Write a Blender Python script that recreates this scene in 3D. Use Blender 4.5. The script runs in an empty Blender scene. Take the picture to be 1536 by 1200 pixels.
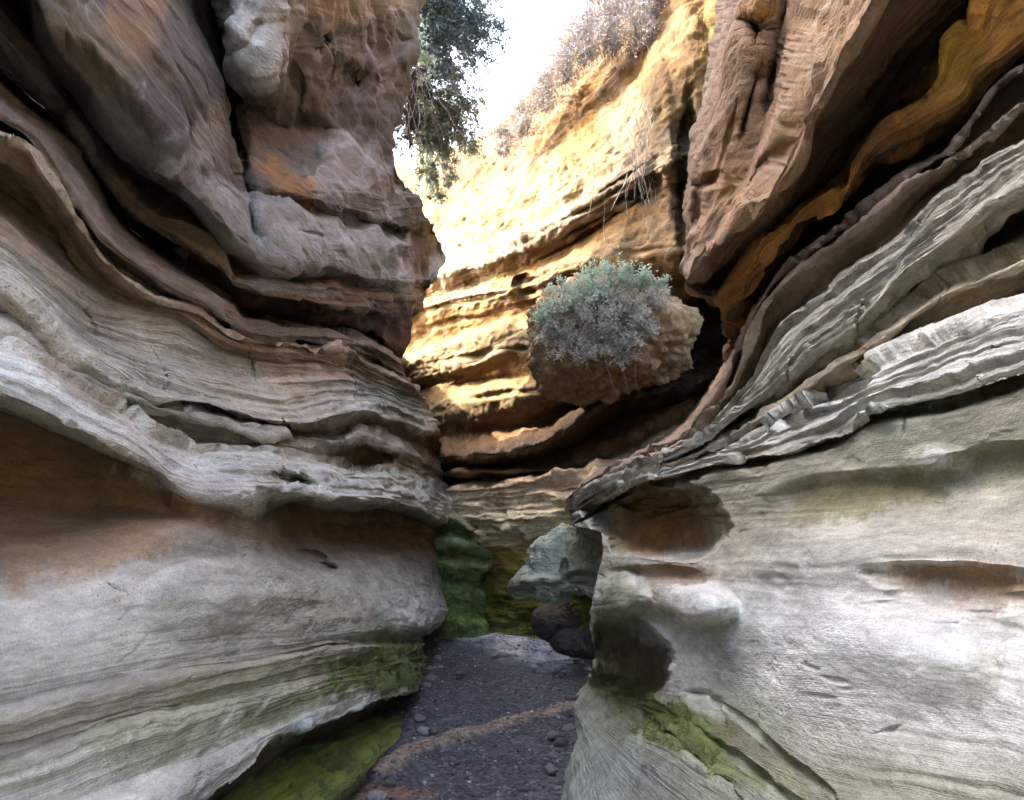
import bpy, math, random
import numpy as np

random.seed(4)
rng = np.random.default_rng(11)
scene = bpy.context.scene
COL = scene.collection
F = 1050.0
CX, CY = 768.0, 600.0
CAMZ = 1.5
PITCH = math.atan(200.0 / F)
CAM = np.array([0.0, 0.0, CAMZ])
cp, sp = math.cos(PITCH), math.sin(PITCH)
Q = 1.0                                     # mesh density


# ------------------------------------------------------------------ helpers
def rays(px, py):
    x = (np.asarray(px, float) - CX) / F
    y = (CY - np.asarray(py, float)) / F
    return np.stack([x, cp - sp * y, sp + cp * y], -1)


def project(P):
    d = P - CAM
    f = cp * d[..., 1] + sp * d[..., 2]
    u = -sp * d[..., 1] + cp * d[..., 2]
    f = np.where(np.abs(f) < 0.05, 0.05, f)
    px = CX + F * d[..., 0] / f
    py = CY - F * u / f
    bad = f <= 0.06
    return np.where(bad, -9999, px), np.where(bad, -9999, py)


def on_floor(px, py, z=0.0):
    r = rays(px, py)
    t = (z - CAMZ) / r[..., 2]
    return CAM + r * t[..., None]


def at_depth(px, py, Y):
    r = rays(px, py)
    return CAM + r * (Y / r[..., 1])[..., None]


def smooth(x, a, b):
    t = np.clip((x - a) / (b - a), 0, 1)
    return t * t * (3 - 2 * t)


def noise(x, y, z, seed=0):
    """gradient noise, about -1..1"""
    x, y, z = np.broadcast_arrays(np.asarray(x, np.float32), np.asarray(y, np.float32), np.asarray(z, np.float32))
    xi = np.floor(x); yi = np.floor(y); zi = np.floor(z)
    fx, fy, fz = x - xi, y - yi, z - zi
    U = np.uint32
    c1, c2, c3 = U(374761393), U(668265263), U(2246822519)
    hx = xi.astype(np.int32).view(U) * c1; hy = yi.astype(np.int32).view(U) * c2
    hz = zi.astype(np.int32).view(U) * c3 + U((seed * 974634541) & 0xFFFFFFFF)
    u = fx * fx * fx * (fx * (fx * 6 - 15) + 10)
    v = fy * fy * fy * (fy * (fy * 6 - 15) + 10)
    w = fz * fz * fz * (fz * (fz * 6 - 15) + 10)
    hxy = {(0, 0): hx + hy, (1, 0): hx + c1 + hy, (0, 1): hx + hy + c2, (1, 1): hx + c1 + hy + c2}
    hzz = (hz, hz + c3)
    k = np.float32(1 / 511.5)
    def g(dx, dy, dz):
        h = hxy[(dx, dy)] + hzz[dz]
        h = (h ^ (h >> U(13))) * U(1274126177)
        h = (h ^ (h >> U(16))) * U(2246822519)
        h ^= h >> U(15)
        r = (h & U(1023)).astype(np.float32) * (fx - dx)
        r += ((h >> U(10)) & U(1023)).astype(np.float32) * (fy - dy)
        r += ((h >> U(20)) & U(1023)).astype(np.float32) * (fz - dz)
        return r * k - ((fx - dx) + (fy - dy) + (fz - dz))
    a = g(0, 0, 0); a += (g(1, 0, 0) - a) * u
    b = g(0, 1, 0); b += (g(1, 1, 0) - b) * u
    c = g(0, 0, 1); c += (g(1, 0, 1) - c) * u
    d = g(0, 1, 1); d += (g(1, 1, 1) - d) * u
    a += (b - a) * v; c += (d - c) * v
    return (a + (c - a) * w) * np.float32(1.25)


def fbm(x, y, z, octs=4, seed=0, gain=0.5):
    s = 0; a = 1.0; f = 1.0
    for o in range(octs):
        s = s + a * noise(x * f, y * f, z * f, seed + o * 17)
        a *= gain; f *= 2.03
    return s


def pchip(xk, yk, x):
    """monotone cubic along axis 0: xk (n,), yk (n, ...), x (m,)"""
    xk = np.asarray(xk, float); yk = np.asarray(yk, float)
    n = len(xk)
    h = np.diff(xk)
    sh = (n - 1,) + (1,) * (yk.ndim - 1)
    d = np.diff(yk, axis=0) / h.reshape(sh)
    m = np.zeros_like(yk)
    if n > 2:
        w1 = (2 * h[1:] + h[:-1]).reshape((n - 2,) + (1,) * (yk.ndim - 1))
        w2 = (h[1:] + 2 * h[:-1]).reshape((n - 2,) + (1,) * (yk.ndim - 1))
        d0, d1 = d[:-1], d[1:]
        ok = d0 * d1 > 0
        with np.errstate(divide='ignore', invalid='ignore'):
            mm = (w1 + w2) / (w1 / np.where(ok, d0, 1) + w2 / np.where(ok, d1, 1))
        m[1:-1] = np.where(ok, mm, 0)
    m[0] = d[0]; m[-1] = d[-1]
    i = np.clip(np.searchsorted(xk, x, 'right') - 1, 0, n - 2)
    hh = h[i].reshape((len(x),) + (1,) * (yk.ndim - 1))
    t = ((x - xk[i]) / h[i]).reshape(hh.shape)
    t2, t3 = t * t, t * t * t
    return (2 * t3 - 3 * t2 + 1) * yk[i] + (t3 - 2 * t2 + t) * hh * m[i] + (-2 * t3 + 3 * t2) * yk[i + 1] + (t3 - t2) * hh * m[i + 1]


def mesh_np(name, V, faces, mat, parent=None, col=None, bed=None, shade=True):
    """faces: (n,4) or (n,3) int array, or a list of such arrays"""
    fl = faces if isinstance(faces, list) else [faces]
    me = bpy.data.meshes.new(name)
    V = np.ascontiguousarray(V, np.float32)
    me.vertices.add(len(V)); me.vertices.foreach_set('co', V.ravel())
    tot = sum(f.size for f in fl)
    me.loops.add(tot)
    me.loops.foreach_set('vertex_index', np.concatenate([f.ravel() for f in fl]).astype(np.int32))
    npoly = sum(len(f) for f in fl)
    me.polygons.add(npoly)
    sizes = np.concatenate([np.full(len(f), f.shape[1]) for f in fl])
    starts = np.concatenate([[0], np.cumsum(sizes)[:-1]]).astype(np.int32)
    me.polygons.foreach_set('loop_start', starts)
    me.update(calc_edges=True)
    me.polygons.foreach_set('use_smooth', np.full(npoly, shade))
    if col is not None:
        a = me.attributes.new('Col', 'FLOAT_COLOR', 'POINT')
        c4 = np.ones((len(V), 4), np.float32); c4[:, :3] = col
        a.data.foreach_set('color', c4.ravel())
    if bed is not None:
        a = me.attributes.new('bed', 'FLOAT_VECTOR', 'POINT')
        a.data.foreach_set('vector', np.ascontiguousarray(bed, np.float32).ravel())
    me.validate()
    if mat: me.materials.append(mat)
    o = bpy.data.objects.new(name, me)
    COL.objects.link(o)
    if parent:
        o.parent = parent
        if parent.type == 'EMPTY': o.location = -parent.location
    return o


def empty(name, loc=(0, 0, 0)):
    o = bpy.data.objects.new(name, None); COL.objects.link(o)
    o.location = loc; o.empty_display_size = 0.2
    return o


def tag(o, label=None, cat=None, group=None, kind=None):
    if label: o['label'] = label
    if cat: o['category'] = cat
    if group: o['group'] = group
    if kind: o['kind'] = kind
    return o


# ------------------------------------------------------------------ materials
def new_mat(name):
    m = bpy.data.materials.new(name); m.use_nodes = True
    nt = m.node_tree; nt.nodes.clear()
    out = nt.nodes.new('ShaderNodeOutputMaterial')
    b = nt.nodes.new('ShaderNodeBsdfPrincipled')
    nt.links.new(b.outputs[0], out.inputs[0])
    return m, nt, b


def nd(nt, t, **kw):
    n = nt.nodes.new(t)
    for k, v in kw.items(): setattr(n, k, v)
    return n


def math_n(nt, op, a, b=None, clamp=False):
    n = nd(nt, 'ShaderNodeMath', operation=op, use_clamp=clamp)
    for i, x in enumerate((a, b)):
        if x is None: continue
        if isinstance(x, (int, float)): n.inputs[i].default_value = x
        else: nt.links.new(x, n.inputs[i])
    return n.outputs[0]


def mapr(nt, x, a, b, c, d):
    n = nd(nt, 'ShaderNodeMapRange'); nt.links.new(x, n.inputs[0])
    for i, v in enumerate((a, b, c, d)): n.inputs[i + 1].default_value = v
    return n.outputs[0]


def mixc(nt, fac, a, b, mode='MIX'):
    n = nd(nt, 'ShaderNodeMix', data_type='RGBA', blend_type=mode)
    for s, x in ((n.inputs[0], fac), (n.inputs[6], a), (n.inputs[7], b)):
        if isinstance(x, (int, float)): s.default_value = x
        elif isinstance(x, tuple): s.default_value = (*x, 1)
        else: nt.links.new(x, s)
    return n.outputs[2]


def noise_n(nt, vec, scale, detail=5, rough=0.6):
    n = nd(nt, 'ShaderNodeTexNoise'); n.inputs['Scale'].default_value = scale
    n.inputs['Detail'].default_value = detail; n.inputs['Roughness'].default_value = rough
    nt.links.new(vec, n.inputs['Vector'])
    return n.outputs[0]


def rock_material(name, roughness=0.85, spec=0.3, grain=1.0, streak=1.0, warm=(0.24, 0.15, 0.075), stretch=(1, .38, 1.1)):
    m, nt, b = new_mat(name)
    geo = nd(nt, 'ShaderNodeTexCoord')
    mpg = nd(nt, 'ShaderNodeMapping'); nt.links.new(geo.outputs['Object'], mpg.inputs['Vector']); mpg.inputs['Scale'].default_value = stretch
    pos = mpg.outputs[0]
    col = nd(nt, 'ShaderNodeAttribute', attribute_name='Col').outputs['Color']
    bedn = nd(nt, 'ShaderNodeAttribute', attribute_name='bed').outputs['Vector']
    sx = nd(nt, 'ShaderNodeSeparateXYZ'); nt.links.new(bedn, sx.inputs[0])
    lam = sx.outputs[2]
    mp = nd(nt, 'ShaderNodeCombineXYZ')
    nt.links.new(math_n(nt, 'MULTIPLY', sx.outputs[0], 1.6), mp.inputs[0])
    nt.links.new(math_n(nt, 'MULTIPLY', sx.outputs[1], 1.0), mp.inputs[1])
    bv = mp.outputs[0]
    big = noise_n(nt, pos, 2.3, 4, 0.62)
    mid = noise_n(nt, pos, 11, 4, 0.68)
    fine = noise_n(nt, pos, 60, 2, 0.75)
    bed1 = noise_n(nt, bv, 1.0, 4, 0.65)
    bed2 = noise_n(nt, bv, 4.5, 2, 0.6)
    # warm iron staining in soft patches and along the beds
    f1 = mapr(nt, big, 0.50, 0.72, 0.0, 0.42)
    c = mixc(nt, f1, col, mixc(nt, 0.75, col, warm))
    f2 = math_n(nt, 'MULTIPLY', mapr(nt, bed1, 0.52, 0.72, 0.0, 0.65), lam)
    c = mixc(nt, f2, c, mixc(nt, 0.6, c, (0.13, 0.085, 0.05)))
    # value variation
    v1 = mapr(nt, mid, 0.25, 0.75, 0.72, 1.25)
    c = mixc(nt, 1.0, c, nd_rgb(nt, v1), 'MULTIPLY')
    v2 = mapr(nt, bed2, 0.3, 0.7, 1.0 - 0.26 * streak, 1.0 + 0.2 * streak)
    c = mixc(nt, lam, c, mixc(nt, 1.0, c, nd_rgb(nt, v2), 'MULTIPLY'))
    blot = noise_n(nt, pos, 4.7, 3, 0.7)
    c = mixc(nt, 1.0, c, nd_rgb(nt, mapr(nt, blot, 0.3, 0.7, 0.72, 1.22)), 'MULTIPLY')
    v3 = mapr(nt, fine, 0.3, 0.7, 1.0 - 0.15 * grain, 1.0 + 0.13 * grain)
    c = mixc(nt, 1.0, c, nd_rgb(nt, v3), 'MULTIPLY')
    # sand grain and small dark specks, the same in every direction
    raw = geo.outputs['Object']
    sand = noise_n(nt, raw, 170, 2, 0.8)
    c = mixc(nt, 1.0, c, nd_rgb(nt, mapr(nt, sand, 0.3, 0.7, 0.80, 1.18)), 'MULTIPLY')
    spk = nd(nt, 'ShaderNodeTexVoronoi'); spk.inputs['Scale'].default_value = 75; nt.links.new(raw, spk.inputs['Vector'])
    sm = math_n(nt, 'MULTIPLY', mapr(nt, spk.outputs['Distance'], 0.10, 0.24, 0.55, 0.0), mapr(nt, blot, 0.5, 0.62, 0.0, 1.0))
    c = mixc(nt, sm, c, (0.07, 0.06, 0.045))
    # sparse dark pits and lichen flecks
    pits = nd(nt, 'ShaderNodeTexVoronoi'); pits.inputs['Scale'].default_value = 26
    wv = nd(nt, 'ShaderNodeVectorMath', operation='ADD')
    nt.links.new(pos, wv.inputs[0])
    nz = nd(nt, 'ShaderNodeTexNoise'); nz.inputs['Scale'].default_value = 9; nt.links.new(pos, nz.inputs['Vector'])
    sc = nd(nt, 'ShaderNodeVectorMath', operation='SCALE'); sc.inputs['Scale'].default_value = 0.14
    nt.links.new(nz.outputs['Color'], sc.inputs[0]); nt.links.new(sc.outputs[0], wv.inputs[1])
    nt.links.new(wv.outputs[0], pits.inputs['Vector'])
    pm = mapr(nt, pits.outputs['Distance'], 0.06, 0.2, 0.75, 0.0)
    pm = math_n(nt, 'MULTIPLY', pm, mapr(nt, mid, 0.52, 0.62, 0.0, 1.0))
    c = mixc(nt, pm, c, mixc(nt, 0.6, c, (0.06, 0.045, 0.03)))
    nt.links.new(c, b.inputs['Base Color'])
    b.inputs['Roughness'].default_value = roughness
    b.inputs['Specular IOR Level'].default_value = spec
    # bump
    h = math_n(nt, 'ADD', math_n(nt, 'MULTIPLY', mid, 0.6), math_n(nt, 'MULTIPLY', fine, 0.28 * grain))
    h = math_n(nt, 'ADD', h, math_n(nt, 'MULTIPLY', math_n(nt, 'MULTIPLY', bed2, lam), 0.55 * streak))
    h = math_n(nt, 'SUBTRACT', h, math_n(nt, 'MULTIPLY', pm, 0.35))
    h = math_n(nt, 'ADD', h, math_n(nt, 'MULTIPLY', sand, 0.10))
    h = math_n(nt, 'SUBTRACT', h, math_n(nt, 'MULTIPLY', sm, 0.12))
    bp = nd(nt, 'ShaderNodeBump'); bp.inputs['Distance'].default_value = 0.045
    worn = noise_n(nt, pos, 1.5, 3, 0.6)
    nt.links.new(math_n(nt, 'ADD', mapr(nt, worn, .42, .6, .12, .75), math_n(nt, 'MULTIPLY', lam, .35), True), bp.inputs['Strength'])
    nt.links.new(h, bp.inputs['Height']); nt.links.new(bp.outputs[0], b.inputs['Normal'])
    return m


def nd_rgb(nt, v):
    n = nd(nt, 'ShaderNodeCombineColor')
    for i in range(3): nt.links.new(v, n.inputs[i])
    return n.outputs[0]


def leaf_material(name, c1, c2, trans=0.25):
    m, nt, b = new_mat(name)
    geo = nd(nt, 'ShaderNodeNewGeometry')
    tc = nd(nt, 'ShaderNodeTexCoord')
    n = noise_n(nt, tc.outputs['Object'], 3.5, 2)
    f = math_n(nt, 'ADD', math_n(nt, 'MULTIPLY', geo.outputs['Random Per Island'], 0.7), mapr(nt, n, 0.3, 0.7, -0.1, 0.5), True)
    c = mixc(nt, f, c1, c2)
    nt.links.new(c, b.inputs['Base Color'])
    b.inputs['Roughness'].default_value = 0.6
    tr = nd(nt, 'ShaderNodeBsdfTranslucent'); nt.links.new(c, tr.inputs[0])
    mx = nd(nt, 'ShaderNodeMixShader'); mx.inputs[0].default_value = trans
    nt.links.new(b.outputs[0], mx.inputs[1]); nt.links.new(tr.outputs[0], mx.inputs[2])
    out = [x for x in nt.nodes if x.type == 'OUTPUT_MATERIAL'][0]
    nt.links.new(mx.outputs[0], out.inputs[0])
    return m


MR = rock_material('weathered_sandstone')
MY = rock_material('ochre_sandstone', stretch=(.8, .8, 1.2), warm=(0.20, 0.115, 0.036), streak=0.8, spec=0.1)
MU = rock_material('shaded_varnished_sandstone', warm=(.15, .105, .065))
MW = rock_material('damp_mossy_rock', roughness=0.6, spec=0.45)

# base colours (linear albedo)
PALE = (.57, .54, .42); GREY = (.42, .41, .38); WHITE = (.71, .69, .60); TAN = (.34, .235, .135)
BROWN = (.17, .095, .042); DARK = (.24, .155, .09); ORANGE = (.40, .205, .06); YELLOW = (.14, .09, .03)
CREAM = (.16, .115, .055); OLIVE = (.17, .15, .075); MOSS = (.15, .185, .04); GGREY = (.27, .30, .225)
PINK = (.40, .28, .20); GBROWN = (.20, .155, .115); LILAC = (.57, .535, .43)


# ------------------------------------------------------------------ rock surfaces lofted through traced beds
def R(D, pts, col, lam=0.5, rough=1.0, part=None, floor=False, arc=False, shift=None, g=True):
    return dict(D=D, pts=pts, col=col, lam=lam, rough=rough, part=part, floor=floor, arc=arc, shift=shift, g=g)


def loft(rails, n, nu, names_parent, mat, near=None, far=None, top=None, stains_shade=(), dents=(), gfun=None,
         lamw=(27, 12, 5.5), lam_amp=0.33, lump=0.05, seed=0, vstep=1.7, flute=0.0, arc=False, pit=.03, ledge=1.6):
    n = np.array(n, float)
    nu = int(nu * Q)
    uu = np.linspace(0, 1, nu)
    base = []
    for r in rails:
        pts = np.array([p[:2] for p in r['pts']], float)
        if r['arc'] or arc:
            t = np.concatenate([[0], np.cumsum(np.hypot(*np.diff(pts, axis=0).T))])
        else:
            t = np.abs(pts[:, 0] - pts[0, 0])
        t = t / t[-1]
        t = np.maximum.accumulate(t + np.arange(len(t)) * 1e-6); t /= t[-1]
        xy = pchip(t, pts, uu)
        # small ragged wander of the bed edges
        if r['floor']:
            P = on_floor(xy[:, 0], xy[:, 1], -0.03)
        else:
            if r['D'] is None or any(len(p) > 2 for p in r['pts']):
                known = [(tt, p[2]) for tt, p in zip(t, r['pts']) if len(p) > 2]
                D = np.interp(uu, [k[0] for k in known], [k[1] for k in known])
            else:
                D = np.full(nu, float(r['D']))
                if gfun is not None and r['g']: D = D * gfun(xy[:, 0])
            ry = rays(xy[:, 0], xy[:, 1])
            den = ry @ n
            P = CAM + ry * (D / den)[:, None]
        base.append(P)
    base = np.array(base)                                     # rails, nu, 3
    pxd = np.array([np.mean(np.hypot(*(np.array(project(base[i + 1])) - np.array(project(base[i]))))) for i in range(len(base) - 1)])
    pxd = np.clip(pxd, 5, 400)
    cols = np.array([r['col'] for r in rails]); lam = np.array([r['lam'] for r in rails]); rough = np.array([r['rough'] for r in rails])
    parts = [r['part'] for r in rails]
    if top:
        T = top(base[0]); base = np.concatenate([T, base]); k = len(T)
        cols = np.concatenate([np.repeat(cols[:1], k, 0), cols]); lam = np.concatenate([np.repeat(lam[:1], k), lam]); rough = np.concatenate([np.repeat(rough[:1], k), rough])
        parts = [parts[0]] + [None] * (k - 1) + [None] + parts[1:]
        pxd = np.concatenate([np.full(k, 60.0), pxd])
    def ext(fn, end):
        offs = np.array(fn)                                   # k,3
        return base[:, end][:, None, :] + offs[None]
    blocks = [base]
    if near is not None: blocks.insert(0, ext(near[::-1], 0))
    if far is not None: blocks.append(ext(far, -1))
    base = np.concatenate(blocks, 1)
    nu2 = base.shape[1]
    sk = np.concatenate([[0], np.cumsum(pxd)])
    rows = [0]; ss = []
    for i in range(len(pxd)):
        k = int(max(4, pxd[i] / vstep * Q))
        ss.extend(sk[i] + (sk[i + 1] - sk[i]) * np.arange(k) / k); rows.append(rows[-1] + k)
    ss.append(sk[-1]); ss = np.array(ss)
    P = pchip(sk, base, ss)                                   # nv, nu2, 3
    C = np.stack([np.interp(ss, sk, cols[:, i]) for i in range(3)], -1)[:, None, :] * np.ones((1, nu2, 1))
    L = np.interp(ss, sk, lam)[:, None] * np.ones((1, nu2)); G = np.interp(ss, sk, rough)[:, None] * np.ones((1, nu2))
    PX, PY = project(P)
    S = ss[:, None] * np.ones((1, nu2))
    tang = np.array([-n[1], n[0], 0.0])
    along = P @ tang
    # beds wander and break raggedly along their length
    dPs = np.gradient(P, axis=0) / np.gradient(ss)[:, None, None]
    wand = fbm(PX / 70.0, S / 120.0, 5.1, 2, seed + 400) * 4.5 + fbm(PX / 17.0, S / 40.0, 2.1, 3, seed + 410) * 1.6
    wand = wand * np.clip(G, 0, 1.3) * np.clip(np.minimum(ss, ss[-1] - ss) / 25.0, 0, 1)[:, None]
    P = P + np.clip(dPs, -.02, .02) * wand[..., None]
    # traced hollows and bosses
    for d in dents:
        x0, y0, rx, ry_, ang, dep = d[:6]; pw = d[6] if len(d) > 6 else 2.0
        ca, sa = math.cos(math.radians(ang)), math.sin(math.radians(ang))
        dx, dy = PX - x0, PY - y0
        wob = 1 + (0.22 if dep > 0 else .1) * fbm(PX / max(30.0, rx * .7) + x0, PY / max(18.0, ry_ * .8), 3.3, 3, seed + 5)
        low = d[7] if len(d) > 7 else 1.6
        ex, ey = (dx * ca + dy * sa) / rx, (-dx * sa + dy * ca) / ry_
        ey = np.where(ey > 0, ey / low, ey)
        q = np.sqrt(ex ** 2 + ey ** 2) * wob
        w = np.clip(1 - q ** pw, 0, 1); w = w * w * (3 - 2 * w)
        ray = P - CAM; ln = np.linalg.norm(ray, axis=-1, keepdims=True)
        P = P + ray / ln * (dep * w)[..., None]
    # normals
    du = np.gradient(P, axis=1); dv = np.gradient(P, axis=0)
    N = np.cross(du, dv); N /= np.linalg.norm(N, axis=-1, keepdims=True) + 1e-12
    tocam = CAM - P
    sgn = 1.0 if np.sum(np.sign(np.sum(N * tocam, -1))) > 0 else -1.0
    N = N * sgn
    for _ in range(3):
        N[1:-1] = (N[:-2] + 2 * N[1:-1] + N[2:]) / 4; N[:, 1:-1] = (N[:, :-2] + 2 * N[:, 1:-1] + N[:, 2:]) / 4
    N /= np.linalg.norm(N, axis=-1, keepdims=True) + 1e-12
    h = np.linalg.norm(dv, axis=-1) / np.gradient(ss)[:, None]     # metres per traced unit
    h = np.clip(h, 0.0006, 0.010)
    X, Y, Z = P[..., 0], P[..., 1], P[..., 2]
    d = lump * np.maximum(G, .7) * fbm(X * 1.5, Y * .9, Z * 1.8, 3, seed)
    sc = np.clip(np.linalg.norm(P - CAM, axis=-1) / 5.0, 0.3, 1.3)
    d += 0.024 * sc * G * fbm(X * 6, Y * 2.2, Z * 7, 5, seed + 40, .55)
    pk = fbm(X * 5, Y * 2.0, Z * 8, 3, seed + 45)
    d -= pit * sc * G * smooth(pk, .45, .85)
    if flute:
        d += flute * (fbm(X * 2.2, Y * 2.2, Z * 0.45, 3, seed + 60))
    warp = 0.5 * fbm(along * 0.9, S / 55.0, 0.5, 3, seed + 90)
    fade = smooth(noise(along * 0.7, S / 70.0, 8.1, seed + 77), -0.5, 0.35)
    for j, wl in enumerate(lamw):
        q = noise(along * (0.5 + 0.35 * j), S / wl + warp * (1.5 + j), 1.7 * j, seed + 120 + 9 * j)
        q = np.sign(q) * np.abs(q) ** 0.62
        d += lam_amp * wl * h * L * fade * q * (0.75, .9, .8)[j]
    # thin stacked ledges: each bed swells downwards to a lip and is cut back sharply below it
    for j, (wl, am) in enumerate(((21.0, .40), (9.5, .38))):
        ph = S / wl + 0.55 * fbm(along * 0.55, S / 90.0, 2.2 + j, 2, seed + 500 + j) + 0.16 * fbm(along * 3.0, S / 25.0, 1.1, 3, seed + 510 + j)
        b_ = np.floor(ph); fr = ph - b_
        amp = np.clip(0.55 + 1.5 * noise(along * 0.8, b_ * 3.7 + .5, 4.4 + j, seed + 520), 0, 1.3)
        blk = noise(np.floor(along * (1.5 + j) + .3 * noise(along * 2.0, S / 20.0, 7.0, seed + 530) + b_ * .37) * 7.3 + .5, b_ * 3.1 + .5, 2.6, seed + 540)
        amp = np.clip(amp + .8 * blk, 0, 1.5)
        saw = fr ** 1.6 * smooth(-fr, -1.0, -.90)
        d += am * ledge * wl * h * np.clip(L - .22, 0, 1) * amp * (saw - .35)
    # chips: sharp small breaks along the bed edges
    ch = noise(X * 14, Y * 6, Z * 20, seed + 200)
    d -= 0.012 * sc * G * smooth(ch, 0.32, 0.5)
    P = P + N * d[..., None]
    # staining and painted shade (patches of other colour, broken by noise)
    brk = 1.0 * fbm(PX / 55.0, PY / 40.0, 0.2, 4, seed + 300) + .55 * fbm(PX / 9.0, PY / 22.0, .4, 4, seed + 310, .6)
    for s_ in stains_shade:
        x0, y0, rx, ry_, ang, c, st = s_[:7]
        ca, sa = math.cos(math.radians(ang)), math.sin(math.radians(ang))
        dx, dy = PX - x0, PY - y0
        q = np.sqrt(((dx * ca + dy * sa) / rx) ** 2 + ((-dx * sa + dy * ca) / ry_) ** 2)
        w = smooth(1.0 - q + 0.42 * brk, 0.02, 0.5) * st
        C = C * (1 - w[..., None]) + np.array(c) * w[..., None]
    bed = np.stack([along, S / 9.0, L], -1)
    idx = np.arange(P.shape[0] * nu2).reshape(P.shape[0], nu2)
    # split into part meshes by rail intervals
    starts = [i for i, p in enumerate(parts) if p] + [len(rows) - 1]
    if starts[0] != 0: starts.insert(0, 0); 
    made = []
    for a, b in zip(starts[:-1], starts[1:]):
        ra, rb = rows[a], rows[b] + 1
        nv = rb - ra
        id_ = np.arange(nv * nu2).reshape(nv, nu2)
        q = np.stack([id_[:-1, :-1], id_[:-1, 1:], id_[1:, 1:], id_[1:, :-1]], -1).reshape(-1, 4)
        if sgn < 0: q = q[:, ::-1]
        o = mesh_np(parts[a] or 'face', P[ra:rb].reshape(-1, 3), q, mat, names_parent, C[ra:rb].reshape(-1, 3), bed[ra:rb].reshape(-1, 3))
        made.append(o)
    return made


def curl(sx, r=0.28, reach=4.0, y_more=0.6):
    out = []
    for k in range(1, 9):
        a = k / 8 * math.pi / 2
        out.append((sx * r * (1 - math.cos(a)), r * math.sin(a), 0))
    for k in range(1, 9):
        out.append((sx * (r + reach * (k / 8) ** 1.5), r + y_more * k / 8, 0))
    return out


def flare(sx, back=6.5):
    return [(sx * 1.8 * (k / 16) ** 1.3, -back * (k / 16) ** 1.3, 0) for k in range(1, 17)]



# ================================================================== LEFT: layered lower wall
NL = (1.0, 0.0, 0.0)


def neg(rails):
    for r in rails:
        if r['D'] is not None: r['D'] = -r['D']
        r['pts'] = [(p[0], p[1], -p[2]) if len(p) > 2 else p for p in r['pts']]
    return rails


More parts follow.
